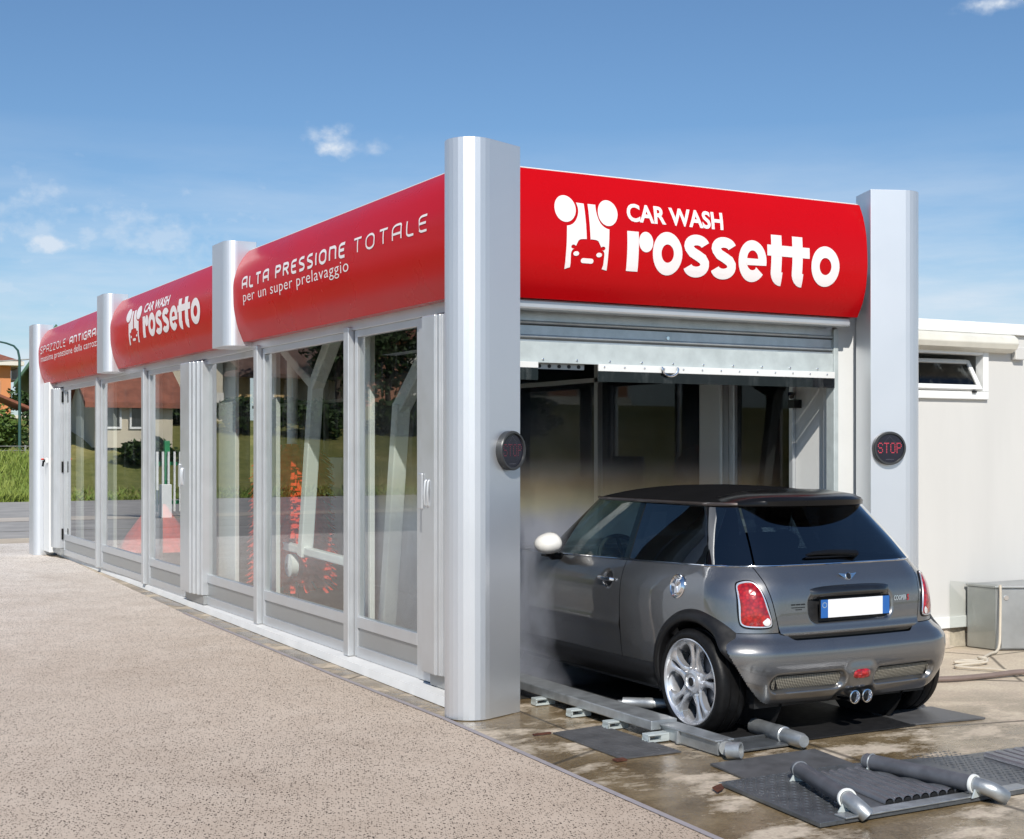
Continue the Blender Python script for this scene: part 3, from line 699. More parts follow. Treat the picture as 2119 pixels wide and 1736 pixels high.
# left glazed front
XG = .15
mb = MB(); mb.v = []
def sillx(y): return -.012 + .0165 * (y - .3)
ys_ = [.16, 3, 6, 9, 13.2]
mb.add([(sillx(y), y, 0) for y in ys_] + [(sillx(y) + .012, y, .052) for y in ys_] + [(.26, y, .058) for y in ys_] + [(.26, y, 0) for y in ys_],
       [(r * 5 + i, r * 5 + i + 1, (r + 1) * 5 + i + 1, (r + 1) * 5 + i) for r in range(3) for i in range(4)] + [(0, 5, 10, 15), (19, 14, 9, 4)])
mb.build('sill', M['sill'], bay)
mb = MB(); mb.box(.12, .23, .16, 13.2, 2.335, 2.43); mb.build('head_rail', M['alu'], bay, bevel=.004)
def leaf(y0, y1, hinge=None):
    fr = .045
    mb = MB(); x0, x1 = .135, .185
    mb.box(x0, x1, y0, y0 + fr, .06, 2.334).box(x0, x1, y1 - fr, y1, .06, 2.334)
    mb.box(x0, x1, y0 + fr, y1 - fr, .06, .135).box(x0 - .001, x1, y0 + fr, y1 - fr, .262, .34).box(x0, x1, y0 + fr, y1 - fr, 2.285, 2.334)
    o = mb.build('glazed_door', M['alu'], bay, bevel=.003)
    k = MB(); k.box(.148, .160, y0 + fr, y1 - fr, .136, .261); k.build('kick_panel', M['alu_dull'], o)
    p = MB(); p.add([(.156, y, z) for y, z in ((y0 + fr, .34), (y1 - fr, .34), (y1 - fr, 2.285), (y0 + fr, 2.285))], [(0, 1, 2, 3)]); p.build('pane', M['glass'], o)
    if hinge is not None:
        h = MB()
        for z in (.34, 1.25, 2.20): h.box(.112, .134, hinge - .025, hinge + .025, z - .075, z + .075)
        h.build('hinge', M['gloss_black'], o, bevel=.005)
    return o
leaf(.958, 2.035); leaf(2.155, 4.03); leaf(4.15, 5.70, 5.72); leaf(6.40, 7.79); leaf(7.96, 10.08); leaf(10.24, 12.38, 12.40)
for y in (2.095, 4.09, 7.875, 10.16):
    mb = MB(); mb.box(.09, .20, y - .045, y + .045, .058, 2.36); mb.build('mullion', M['alu'], bay, bevel=.006)
def stack(y0, y1, handles):
    mb = MB(); n = 4; w = (y1 - y0)
    mb.box(.04, .19, y0 + .45 * w, y1, .145, 2.32)
    for k in range(3):
        ya = y0 + w * (.45 - .15 * k); mb.box(.052 + .016 * k, .19, ya - .15 * w + .006, ya - .004, .145, 2.32)
    o = mb.build('folding_door', M['alu'], bay, bevel=.008)
    r = MB()
    for k in range(3): r.tube([(.052 + .016 * k, y0 + w * (.45 - .15 * k), .147), (.052 + .016 * k, y0 + w * (.45 - .15 * k), 2.318)], .008, 8)
    r.build('folding_edge', M['alu'], o, smooth=True)
    b = MB(); b.box(.10, .19, y0, y1, .06, .143); b.build('bottom_track', M['alu_dull'], o)
    if handles:
        h = MB(); h.box(.028, .040, y1 - .03, y1 + .03, 1.14, 1.36); h.build('lock_plate', M['alu'], o, bevel=.006)
        for dy in (0, .07):
            g = MB(); ya = y1 - .065 - dy * .6
            g.tube([(.05, ya, 1.325), (.034, ya, 1.31), (.030, ya, 1.24), (.034, ya, 1.17), (.05, ya, 1.155)], .009, 8); g.build('handle', M['alu'], o, smooth=True)
    return o
stack(.40, .735, True); stack(5.62, 6.20, True); stack(12.40, 12.78, False)
mb = MB(); mb.box(.125, .20, .74, .955, .06, 2.334); mb.build('end_panel', M['alu'], bay, bevel=.004)
mb = MB(); mb.box(.03, .20, 12.84, 13.24, .06, 2.42); mb.build('end_panel', M['white'], bay, bevel=.01)
# posts of the hall seen behind the panes
for ya, yb in ((2.20, 2.36), (4.23, 4.46), (5.36, 6.07), (8.06, 8.31), (10.22, 10.55), (12.15, 12.5)):
    mb = MB(); mb.box(.32, .36, ya, yb, 0, 2.6); mb.build('inner_post', M['white'], bay, bevel=.006)
v = empty('tap', (.0, 12.9, 1.2), 'small red and white wash tap on the far white end panel', 'tap')
t = MB(); t.tube([(.03, 12.98, 1.33), (-.02, 12.98, 1.33)], .020, 10).tube([(-.02, 12.98, 1.33), (-.03, 12.98, 1.25)], .014, 8); t.build('spout', M['gloss_black'], v)
t = MB(); t.lathe([(.022, 0), (.022, .012), (1e-4, .012)], (-.03, 12.99, 1.345), (0, .3, 1), 12); t.build('knob', M['bristle_red'], v)
t = MB(); t.box(-.005, .03, 12.90, 12.95, 1.30, 1.37); t.build('box', M['mwhite'], v, bevel=.01)

# STOP signs
def stop_sign(center, normal, label, bright):
    nrm = Vector((*normal, 0)).normalized(); up = Vector((0, 0, 1)); rt = up.cross(nrm)       # rt: to the right for the reader
    c = Vector(center); s = empty('stop_sign', center, label, 'stop sign', 'STOP signs on the front columns')
    R = .112; D = .042
    mb = MB(); mb.lathe([(R, 0), (R, D - .006), (R - .004, D), (R - .014, D), (R - .016, D - .012)], c, nrm, 48); mb.build('housing', M['sign_grey'], s, smooth=True, ang=30)
    mb = MB(); mb.lathe([(R - .014, D - .011), (1e-4, D - .011)], c, nrm, 48); mb.build('face', M['sign_face'], s)
    FONT = {'S': ['01110', '10001', '10000', '01110', '00001', '10001', '01110'], 'T': ['11111'] + ['00100'] * 6,
            'O': ['01110'] + ['10001'] * 5 + ['01110'], 'P': ['11110', '10001', '10001', '11110', '10000', '10000', '10000']}
    led = MB(); dim = MB(); p = .0072
    def dot(b, x, y, r):
        q = c + nrm * (D - .0098) + rt * x + up * y
        b.add([q + rt * r * math.cos(a) + up * r * math.sin(a) for a in [PI / 4 * k for k in range(8)]], [tuple(range(8))])
    for li, ch in enumerate('STOP'):
        for r, row in enumerate(FONT[ch]):
            for q, bit in enumerate(row):
                if bit == '1': dot(led, (li * 6 + q - 11) * p, (3 - r) * p * 1.45 + .002, .0034)
    for k in range(13): dot(dim, (k - 6) * p, .08 - abs(k - 6) * p * 1.1, .0018); dot(dim, (k - 6) * p * .6, -.075, .0018)
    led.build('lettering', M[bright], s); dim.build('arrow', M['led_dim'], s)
    return s
M['sign_grey'] = mat('sign_housing', (.05, .052, .055), .35, .2, .1, 20)
M['sign_face'] = mat('sign_face', (.012, .012, .022), .25, 0, .1, 20)
def led(name, col, e):
    m, nt, b = new_mat(name); b.inputs['Base Color'].default_value = (.10, .02, .03, 1)
    b.inputs['Emission Color'].default_value = (*col, 1); b.inputs['Emission Strength'].default_value = e; return m
M['led_on'] = led('lit_red_led', (.85, .05, .09), .85); M['led_aslant_dim'] = led('red_led_dimmed_aslant', (.40, .07, .14), .14)  # second LED copy: dimming from the slanted view painted into its glow
M['led_dim'] = mat('unlit_led', (.12, .12, .15), .4)
nA = (math.cos(A1), -math.sin(A1))
dA = Vector((math.sin(A1), math.cos(A1), 0)); nAv = Vector((dA.y, -dA.x, 0))
pA = dA * .165 + nAv * .144
stop_sign((pA.x, pA.y, 1.50), (nAv.x, nAv.y), 'round STOP sign on the near silver column beside the folded glass doors', 'led_aslant_dim')
pB = c2 + Vector((dx, dy, 0)) * .125 + n2 * .135
stop_sign((pB.x, pB.y, 1.512), (n2.x, n2.y), 'round STOP sign with red lit letters on the column right of the car', 'led_on')

# ------------------------------------------------------------------ car
YA, XA = -.98, 1.60                                                 # rear axle, centre line
WZ = .268; RT = .284                                                # wheel centre height, tyre radius
def build_car():
    car = empty('car', (XA, YA + 1.15, 0), 'dark grey three door hatchback with black roof backing out of the wash bay', 'car')
    w = pchip([(.12, .66), (.18, .715), (.25, .742), (.32, .757), (.45, .772), (.60, .778), (.72, .772), (.80, .754), (.86, .728), (.93, .69)])
    yr = pchip([(.12, -.30), (.20, -.37), (.50, -.385), (.57, -.385), (.70, -.378), (.79, -.358), (.86, -.318), (.93, -.262)])
    yf = pchip([(.12, 2.86), (.30, 2.97), (.50, 3.0), (.65, 2.97), (.75, 2.90), (.84, 2.74), (.93, 2.6)])
    crx = pchip([(.12, .20), (.45, .21), (.62, .28), (.93, .30)]); cry = pchip([(.12, .15), (.45, .16), (.62, .25), (.93, .27)])
    def body(s, z, lower=True):
        W_, R_, F_ = w(z), yr(z), yf(z)
        return outline(s, W_, R_, F_, crx(z), cry(z), .055, .34, .40, .10)
    w2 = pchip([(.84, .722), (.90, .694), (1.0, .648), (1.1, .600), (1.21, .545)])
    yr2 = pchip([(.84, -.335), (.90, -.285), (1.0, -.205), (1.1, -.122), (1.21, -.028)])
    yf2 = pchip([(.84, 1.93), (.90, 1.86), (1.0, 1.75), (1.1, 1.64), (1.21, 1.52)])
    def green(s, z): return outline(s, w2(z), yr2(z), yf2(z), .23, .20, .06, .26, .24, .10)
    def outline(s, W_, R_, F_, rx, ry, bow, fx, fy, fbow):
        ys, ye = R_ + ry + bow, F_ - fy - fbow
        if s <= 1: x = s * (W_ - rx); y = R_ + bow * (x / W_) ** 2
        elif s <= 2:
            a = (s - 1) * PI / 2; x = W_ - rx + rx * math.sin(a); y = R_ + ry - ry * math.cos(a) + bow * (x / W_) ** 2
        elif s <= 3: x = W_; y = lerp(ys, ye, s - 2)
        elif s <= 4:
            a = (s - 3) * PI / 2; x = W_ - fx + fx * math.cos(a); y = F_ - fy + fy * math.sin(a) - fbow * (x / W_) ** 2
        else: x = (5 - s) * (W_ - fx); y = F_ - fbow * (x / W_) ** 2
        x *= 1 - .05 * ((y - 1.05) / 1.5) ** 2
        return x, y
    def s_at(fn, z, val, axis):
        lo, hi = (0., 2.) if axis == 0 else (1., 4.)
        for _ in range(34):
            m = (lo + hi) / 2
            if fn(m, z)[axis] < val: lo = m
            else: hi = m
        return (lo + hi) / 2
    def P(fn, s, z, off=0., side=-1):
        x, y = fn(s, z)
        if off:
            e = .004; ax, ay = fn(max(0, s - .01), z); bx, by = fn(s + .01, z); cx, cy = fn(s, z + e); dx, dy = fn(s, z - e)
            t = Vector((bx - ax, by - ay, 0)); u = Vector((cx - dx, cy - dy, 2 * e)); n = t.cross(u).normalized()
            if s < 1e-3: n.x = 0; n.normalize()
            if n.x < -1e-6 and s < 4: n = -n
            elif s < .3 and n.y > 0: n = -n
            return Vector((XA + side * (x + n.x * off), YA + y + n.y * off, z + n.z * off))
        return Vector((XA + side * x, YA + y, z))
    belt = lambda y: lerp(.893, .848, min(1, max(0, (y + .3) / 2.1)))
    beltS = lambda s, fn=body: belt(fn(s, .88)[1])
    inarch = lambda p, R: ((p.y - YA) ** 2 + (p.z - WZ) ** 2 < R * R) or ((p.y - YA - 2.34) ** 2 + (p.z - WZ) ** 2 < R * R)
    def keep_arch(R): return lambda q: not inarch(sum(q, Vector()) / len(q), R)
    def rrect(x, z, x0, x1, z0, z1, r, soft=.012):
        cx, cz = (x0 + x1) / 2, (z0 + z1) / 2
        dx = max(abs(x - cx) - (x1 - x0) / 2 + r, 0); dz = max(abs(z - cz) - (z1 - z0) / 2 + r, 0)
        d = math.hypot(dx, dz) - r
        return sstep(.5 - d / (2 * soft))
    PT = M['paint']
    both = lambda f: [f(-1), f(1)]
    # dark inner shell behind the panel gaps
    mb = MB()
    for sd in (-1, 1):
        mb.grid(90, 16, lambda a, v: P(body, a * 5, lerp(.20, beltS(a * 5) - .004, v), -.014, sd), keep_arch(.33))
    mb.build('inner_shell', M['black'], car)
    # quarter panels (with the tail-lamp corner), doors, front wings
    xt = lambda z: lerp(.482, .548, (z - .55) / .34)                # half width of the tailgate
    def quarter(sd):
        def f(a, v):
            sp = lerp(.9, s_at(body, .70, .70, 1), a); yy = body(sp, .6)[1]
            z0 = .556 if yy < -.25 else lerp(.556, .30, sstep((yy + .25) / .12))
            z = lerp(z0, belt(yy) - .002, v); zc = max(z, .556)
            s0 = s_at(body, zc, xt(zc) + .004, 0); s1 = s_at(body, z, .70, 1)
            s = s0 + (s1 - s0) * a
            return P(body, s, min(z, beltS(s) - .002), 0, sd)
        mb = MB(); mb.grid(110, 44, f, keep_arch(.352)); return mb.build('body_side', PT, car, smooth=True, ang=60)
    both(quarter)
    def door(sd):
        def f(a, v):
            y = lerp(.706, 1.775, a); z = lerp(.305, belt(y) - .002, v); s = s_at(body, z, y, 1)
            x, yy, zz = P(body, s, z, 0, sd)
            k = rrect(y, z, .80, .885, .708, .792, .042, .012)      # bowl behind the handle
            k2 = .006 * math.exp(-((z - .50) / .03) ** 2)           # soft feature line
            return Vector((x - sd * (.026 * k - k2), yy, zz))
        mb = MB(); mb.grid(120, 60, f); o = mb.build('door', PT, car, smooth=True, ang=60)
        pts = [P(body, s_at(body, .75, y, 1), .75, .018 if .02 < t < .98 else .002, sd) for t, y in ((0, .775), (.05, .785), (.3, .82), (.6, .86), (.95, .905), (1, .915))]
        h = MB(); h.tube(pts, [.009, .012, .014, .014, .012, .008], 12); h.build('handle', M['chrome'], o, smooth=True)
        return o
    both(door)
    def wing(sd):
        def f(a, v):
            y = lerp(1.781, 2.50, a); z = lerp(.30, lerp(belt(y) - .002, .80, sstep((y - 1.9) / .6)), v); s = s_at(body, z, y, 1)
            return P(body, s, z, 0, sd)
        mb = MB(); mb.grid(60, 40, f, keep_arch(.352)); return mb.build('front_wing', PT, car, smooth=True, ang=60)
    both(wing)
    mb = MB()
    for sd in (-1, 1):
        s0 = s_at(body, .55, 2.50, 1)
        mb.grid(40, 20, lambda a, v: P(body, lerp(s0, 5, a), lerp(.20, .80, v), .004, sd), keep_arch(.352))
    mb.build('front_bumper', PT, car, smooth=True, ang=60)
    mb = MB()
    for sd in (-1, 1):
        def hood(a, v):
            s = lerp(3.0, 5, a); y1 = body(s, .80); y0 = 1.80
            x, y = y1; xx = min(x, .70) * 1.0
            p = lerp(y, max(1.80, 1.93 - .10 * (xx / .7) ** 2), v)
            return Vector((XA + sd * lerp(x, x * .96, v), YA + p, .80 + .055 * math.sin(v * PI / 2) + .05 * math.sin(v * PI / 2) * (1 - (x / .75) ** 2)))
        mb.grid(30, 14, hood)
    mb.build('bonnet', PT, car, smooth=True)
    for sd in (-1, 1):
        m_ = MB(); m_.lathe([(.085, -.02), (.085, .015), (.07, .035), (1e-3, .045)], P(body, 4.0, .66, 0, sd), (sd * .35, .9, .2), 24); m_.build('headlight', M['lens_white'], car, smooth=True)
    # tailgate with its plate recess
    def tg(a, v):
        z = lerp(.548, .885, v); x = lerp(-1, 1, a) * xt(z); xa = abs(x); sd = 1 if x >= 0 else -1
        zz = lerp(lerp(.520, .552, sstep((xa - .40) / .09)), belt(body(s_at(body, .86, xa, 0), .86)[1]) - .003, v)
        s = s_at(body, zz, xa, 0)
        k = rrect(x, zz, -.285, .285, .602, .742, .05, .016)
        lip = .012 * math.exp(-((zz - .548) / .022) ** 2)
        return P(body, s, zz, -.034 * k + lip, sd)
    mb = MB(); mb.grid(150, 50, tg); gate = mb.build('tailgate', PT, car, smooth=True, ang=60)
    # rear bumper with grille recesses
    bo = pchip([(.165, -.03), (.19, .012), (.215, .030), (.26, .046), (.33, .064), (.40, .070), (.455, .066), (.495, .045), (.53, .014), (.553, .002)])
    def bump_off(x, z, y):
        fade = sstep((-.02 - y) / .26)
        o = bo(z) * lerp(.35, 1, fade)
        if abs(x) < .62:
            k = rrect(x, z, -.555, -.105, .258, .345, .040, .010) + rrect(x, z, .105, .555, .258, .345, .040, .010)
            o -= .034 * min(1, k)
            o -= .03 * rrect(x, z, -.135, .135, .13, .238, .06, .018)   # notch for the exhausts
            o += .012 * rrect(x, z, -.10, .10, .23, .37, .05, .03)
        return o
    def bp(sd):
        send = s_at(body, .45, -.02, 1)
        def f(a, v):
            s = send * a ** .92
            xx, yy = body(s, .45)
            top = lerp(.514, .552, sstep((xx - .40) / .11))
            z = lerp(.168, top, v); x, y = body(s, z)
            return P(body, s, z, bump_off(x * sd, z, y), sd)
        return f
    mb = MB(); ka = keep_arch(.352)
    for sd in (-1, 1): mb.grid(130, 70, bp(sd), ka)
    rb = mb.build('rear_bumper', PT, car, smooth=True, ang=60)
    for sd in (-1, 1):
        g = MB(); pts = []
        outl = arc(.52, .3015, .026, .036, -70, 70, 8) + arc(.14, .3015, .026, .036, 110, 250, 8)
        c0 = (.33, .3015); vs = []; 
        for r in range(9):
            for (x, z) in outl:
                xx = lerp(c0[0], x, r / 8); z_ = lerp(c0[1], z, r / 8); s = s_at(body, z_, xx, 0)
                vs.append(P(body, s, z_, bo(z_) - .026, sd))
        n = len(outl); g.add(vs, [(r * n + i, r * n + (i + 1) % n, (r + 1) * n + (i + 1) % n, (r + 1) * n + i) for r in range(8) for i in range(n)])
        g.build('grille', M['mesh'], rb)
    # fog lamp, exhausts
    yb = YA - .378 - .072
    g = MB(); vs = []
    for r, d in ((1, 0), (.85, .008), (.5, .013), (.02, .014)):
        vs += [(XA + .062 * r * math.copysign(abs(math.cos(a)) ** .7, math.cos(a)), YA - .452 - d, .322 + .028 * r * math.copysign(abs(math.sin(a)) ** .7, math.sin(a))) for a in [2 * PI * k / 24 for k in range(24)]]
    g.add(vs, [(r * 24 + i, r * 24 + (i + 1) % 24, (r + 1) * 24 + (i + 1) % 24, (r + 1) * 24 + i) for r in range(3) for i in range(24)])
    g.build('fog_lamp', M['lens'], rb, smooth=True)
    for dx in (-.043, .043):
        e = MB(); e.lathe([(.028, .12), (.033, .02), (.036, -.004), (.036, -.012), (.031, -.014), (.028, -.008), (.026, .06), (1e-3, .06)], (XA + dx, YA - .435, .198), (0, 1, .03), 28); x = e.build('exhaust_pipe', M['chrome'], car, smooth=True)
        e = MB(); e.disc((XA + dx, YA - .40, .199), (0, 1, .03), .026, 20); e.build('bore', M['black'], x)
    # dark valance and floor
    mb = MB(); mb.box(XA - .70, XA + .70, YA + .36, YA + 1.96, .165, .30).box(XA - .47, XA + .47, YA - .33, YA + 2.85, .19, .36).tube([(XA - .6, YA, WZ), (XA + .6, YA, WZ)], .03, 10)
    mb.box(XA - .60, XA + .60, YA - .30, YA - .26, .16, .30)
    mb.build('underbody', M['black'], car)
    def sill(sd):
        pr = [(.318, .004), (.300, .014), (.262, .022), (.225, .018), (.19, .004), (.165, -.05)]
        mb = MB(); n = 24; vs = []
        for i in range(n + 1):
            y = lerp(.30, 2.02, i / n)
            for z, o in pr:
                s = s_at(body, max(z, .19), y, 1); x, yy = body(s, max(z, .19)); vs.append((XA + sd * (x + o), YA + y, z))
        m = len(pr); mb.add(vs, [(i * m + k, i * m + k + 1, (i + 1) * m + k + 1, (i + 1) * m + k) for i in range(n) for k in range(m - 1)])
        return mb.build('sill', M['trim'], car, smooth=True, ang=50)
    both(sill)
    def surf_x(y, z):
        z = max(.2, z); s = s_at(body, z, y, 1); return body(s, z)[0]
    def arch(sd, y0):
        pr = [(.322, -.10), (.322, .018), (.328, .028), (.340, .033), (.362, .027), (.382, .013), (.392, -.004)]
        n = 56; vs = []
        a0, a1 = (0, 196) if y0 == 0 else (-16, 196)
        for i in range(n + 1):
            a = RAD(lerp(a0, a1, i / n))
            for r, o in pr:
                y = y0 - r * math.cos(a); z = WZ + r * math.sin(a)
                b = surf_x(y, z)
                if y0 == 0 and y < -.02 and z < .55: b = abs(P(body, s_at(body, max(z, .2), y, 1), max(z, .2), bump_off(.7, max(z, .2), y), 1).x - XA)
                tp = 1 if a > .7 else lerp(.0, 1, sstep(a / .7))
                vs.append((XA + sd * (b + (o * tp if o > 0 else o)), YA + y, z))
        m = len(pr); mb = MB(); mb.add(vs, [(i * m + k, i * m + k + 1, (i + 1) * m + k + 1, (i + 1) * m + k) for i in range(n) for k in range(m - 1)])
        mb.build('wheel_arch', M['trim'], car, smooth=True, ang=60)
        mb = MB(); n = 30
        mb.add([(XA + sd * x, YA + y0 - .33 * math.cos(RAD(lerp(8, 176, i / n))), WZ + .33 * math.sin(RAD(lerp(8, 176, i / n)))) for i in range(n + 1) for x in (.42, .66)], [(2 * i, 2 * i + 1, 2 * i + 3, 2 * i + 2) for i in range(n)])
        mb.disc((XA + sd * .43, YA + y0, WZ), (1, 0, 0), .33, 40)
        mb.build('wheel_liner', M['black'], car, smooth=True)
    for sd in (-1, 1):
        for y0 in (0, 2.34): arch(sd, y0)
    # glass
    def zglass(fn_s, top=1.198):
        pass
    def pane(name, sl, sr, mtl, sides, zt=1.196, zb=None, off=0., n=(24, 16), parent=car):
        """sl, sr: functions z -> s"""
        out = []
        for sd in sides:
            def f(a, v):
                # lower edge follows the belt line
                zc = 1.0; s = lerp(sl(zc), sr(zc), a)
                b = (belt(green(s, .88)[1]) + .004) if zb is None else zb
                z = lerp(b, zt, v); s = lerp(sl(z), sr(z), a); return P(green, s, z, off, sd)
            mb = MB(); mb.grid(n[0], n[1], f); out.append(mb.build(name, mtl, parent, smooth=True, ang=80))
        return out
    gx = lambda X: (lambda z: s_at(green, z, X, 0))
    gy = lambda y0, y1: (lambda z: s_at(green, z, lerp(y0, y1, (z - .85) / .35), 1))
    # rear window: both halves in one pane
    mb = MB()
    def rw(a, v):
        x = lerp(-1, 1, a); z0 = belt(-.25) + .004
        z = lerp(z0, 1.20, v); X = abs(x) * lerp(.538, .430, v); return P(green, s_at(green, z, X, 0), z, .002, 1 if x >= 0 else -1)
    mb.grid(48, 24, rw); mb.build('rear_window', M['carglass_dark'], gate, smooth=True, ang=80)
    dl = MB()
    for k in range(11):
        z = .945 + .0195 * k
        for sd in (-1, 1):
            for i in range(12):
                xa, xb = .36 * i / 12, .36 * (i + 1) / 12
                pa, pb = P(green, s_at(green, z, xa, 0), z, .0006, sd), P(green, s_at(green, z, xb, 0), z, .0006, sd)
                dl.add([pa, pb, pb + Vector((0, 0, .0018)), pa + Vector((0, 0, .0018))], [(0, 1, 2, 3)])
    dl.build('heating_wire', M['rust'], gate)
    qx = lambda z: s_at(green, z, lerp(.549, .441, (z - .89) / .31), 0)
    pane('quarter_window', qx, gy(.70, .752), M['carglass_dark'], (-1, 1))
    pane('door_window', gy(.712, .764), gy(1.48, 1.32), M['carglass'], (-1, 1))
    pane('pillar', gy(1.484, 1.324), lambda z: 3.35, M['gloss_black'], (-1, 1))
    mb = MB()
    for sd in (-1, 1): mb.grid(20, 12, lambda a, v: P(green, lerp(3.36, 5, a), lerp(.87, 1.2, v), 0, sd))
    mb.build('windscreen', M['carglass'], car, smooth=True, ang=80)
    for sd in (-1, 1):                                              # dark B-pillar behind the gap, rail under the roof
        b = MB(); b.grid(4, 8, lambda a, v: P(green, s_at(green, lerp(.86, 1.2, v), lerp(.64, .78, a) + .05 * v, 1), lerp(.86, 1.2, v), -.012, sd)); b.build('pillar', M['black'], car)
        r = MB(); r.tube([P(green, lerp(qx(1.2), 3.45, t / 40), 1.202, .006, sd) for t in range(41)], .010, 8); r.build('roof_rail', M['brownrail'], car, smooth=True)
        c = MB(); s_e = s_at(body, .86, 1.80, 1)
        c.tube([P(body, lerp(0, s_e, t / 90), beltS(lerp(0, s_e, t / 90)), .002, sd) for t in range(91)], .0055, 8); c.build('waist_strip', M['chrome'], car, smooth=True)
    # roof
    mb = MB(); yc = .72
    def roofp(sd):
        def f(a, v):
            x, y = green(a * 5, 1.205)
            ov = 1.012
            t = v
            z = 1.204 + .088 * (1 - (1 - t) ** 2.6)
            return Vector((XA + sd * x * ov * (1 - t), YA + yc + (y - yc) * ov * (1 - t), z))
        return f
    for sd in (-1, 1): mb.grid(100, 22, roofp(sd))
    mb.build('roof', M['roofblack'], car, smooth=True, ang=80)
    # roof spoiler
    mb = MB(); sec = 21; vs = []
    nsp = 40
    for i in range(nsp + 1):
        x = lerp(-.47, .47, i / nsp); k = max(0, 1 - (abs(x) / .47) ** 7) * (.72 + .28 * (1 - (x / .47) ** 2)); kk = 1 - (x / .47) ** 2
        yb0 = -.005 + .10 * (x / .47) ** 2                          # where it leaves the glass
        pr = [(yb0 + .22, 1.222 + .062 * kk), (yb0 + .12, 1.222 + .060 * k), (yb0 + .02, 1.218 + .056 * k), (yb0 - .07 * k - .01, 1.212 + .054 * k), (yb0 - .130 * k - .018, 1.206 + .042 * k), (yb0 - .150 * k - .02, 1.202 + .028 * k), (yb0 - .146 * k - .019, 1.196 + .004 * k),
              (yb0 - .11 * k - .014, 1.193 - .004 * k), (yb0 - .02 * k - .006, 1.190 + .004 * k), (yb0 + .012, 1.184), (yb0 + .20, 1.184)]
        m = len(pr); vs += [(XA + x, YA + y, z) for y, z in pr]
    mb.add(vs, [(i * m + q, i * m + (q + 1) % m, (i + 1) * m + (q + 1) % m, (i + 1) * m + q) for i in range(nsp) for q in range(m)] + [tuple(range(m)), tuple(nsp * m + q for q in range(m))[::-1]])
    mb.build('roof_spoiler', M['gloss_black'], car, smooth=True, ang=50)
    # tail lamps
    def lamp(sd):
        pol = [(.645, .812), (.615, .819), (.590, .813), (.574, .79), (.560, .74), (.544, .665), (.532, .612), (.536, .590), (.560, .582), (.640, .582), (.668, .590), (.676, .615), (.673, .70), (.668, .775), (.661, .802)]
        pol = [(x - .006, z) for x, z in pol]
        # smooth the outline
        for _ in range(2):
            q = []
            for i in range(len(pol)):
                a, b = pol[i], pol[(i + 1) % len(pol)]; q += [(a[0] * .75 + b[0] * .25, a[1] * .75 + b[1] * .25), (a[0] * .25 + b[0] * .75, a[1] * .25 + b[1] * .75)]
            pol = q
        c0 = (.605, .68)
        def ring(scale, off, add=0.):
            R = []
            for x, z in pol:
                d = math.hypot(x - c0[0], z - c0[1]); f_ = scale + add / max(d, .01)
                xx, zz = c0[0] + (x - c0[0]) * f_, c0[1] + (z - c0[1]) * f_
                R.append(P(body, s_at(body, zz, xx, 0), zz, off, sd))
            return R
        n = len(pol)
        def loft(rings):
            mb = MB(); mb.add([p for r in rings for p in r], [(r * n + i, r * n + (i + 1) % n, (r + 1) * n + (i + 1) % n, (r + 1) * n + i) for r in range(len(rings) - 1) for i in range(n)]); return mb
        o = loft([ring(1, -.004, .007), ring(1, .006, .006), ring(1, .007, .0)]).build('tail_light', M['gloss_black'], car, smooth=True)
        loft([ring(1, .0065, .0005), ring(1, .012, -.002), ring(1, .012, -.008), ring(1, .010, -.009)]).build('bezel', M['lamp_silver'], o, smooth=True)
        loft([ring(1, .009, -.0085), ring(.9, .014, -.008), ring(.6, .018), ring(.3, .020), ring(.01, .020)]).build('lens', M['lens'], o, smooth=True)
        r = MB(); zz, xx = .614, .556
        vs = [P(body, s_at(body, zz, xx, 0), zz, .021, sd)] + [P(body, s_at(body, zz + .021 * math.sin(a), xx + .019 * math.cos(a), 0), zz + .021 * math.sin(a), .0165, sd) for a in [2 * PI * k / 20 for k in range(20)]]
        r.add(vs, [(0, 1 + k, 1 + (k + 1) % 20) for k in range(20)]); r.build('reversing_lamp', M['lens_white'], o, smooth=True)
    both(lamp)
    # plate, handle bar, badges, wiper
    yp = lambda x, z: P(body, s_at(body, z, abs(x), 0), z, 0, 1 if x >= 0 else -1).y
    py = yp(0, .66) - .012
    def flat(x0, x1, z0, z1, y, t=.006, name='x', m=None, par=gate, bev=.002):
        b = MB(); b.box(XA + x0, XA + x1, y - t, y, z0, z1); return b.build(name, m, par, bevel=bev)
    pl = flat(-.245, .245, .616, .722, py, .010, 'number_plate', M['gloss_black'], bev=.004)
    flat(-.192, .192, .621, .717, py - .0105, .003, 'plate_field', M['plate'], pl)
    flat(-.241, -.193, .621, .717, py - .0105, .003, 'blue_band', M['plateblue'], pl); flat(.193, .241, .621, .717, py - .0105, .003, 'blue_band', M['plateblue'], pl)
    e = MB()
    for k in range(12):
        a = RAD(30 * k); e.disc((XA - .217 + .014 * math.sin(a), py - .0142, .697 + .013 * math.cos(a) - .008), (0, 1, 0), .0022, 6)
    e.build('star_ring', M['gold'], pl)
    hb = MB(); vs = []; n = 36
    for i in range(n + 1):
        x = lerp(-.285, .285, i / n); k = max(0, 1 - (abs(x) / .285) ** 6); yb_ = yp(x, .765)
        for o, z in ((0, .728), (.030 * k, .730), (.040 * k, .744), (.036 * k, .764), (.018 * k, .780), (-.002, .786)):
            vs.append((XA + x, yb_ - o + .003, z - .014 * (abs(x) / .285) ** 3))
    hb.add(vs, [(i * 6 + q, i * 6 + q + 1, (i + 1) * 6 + q + 1, (i + 1) * 6 + q) for i in range(n) for q in range(5)]); hb.build('boot_handle', M['handlegrey'], gate, smooth=True, ang=50)
    # winged badge
    bz = .826; by = yp(0, bz)
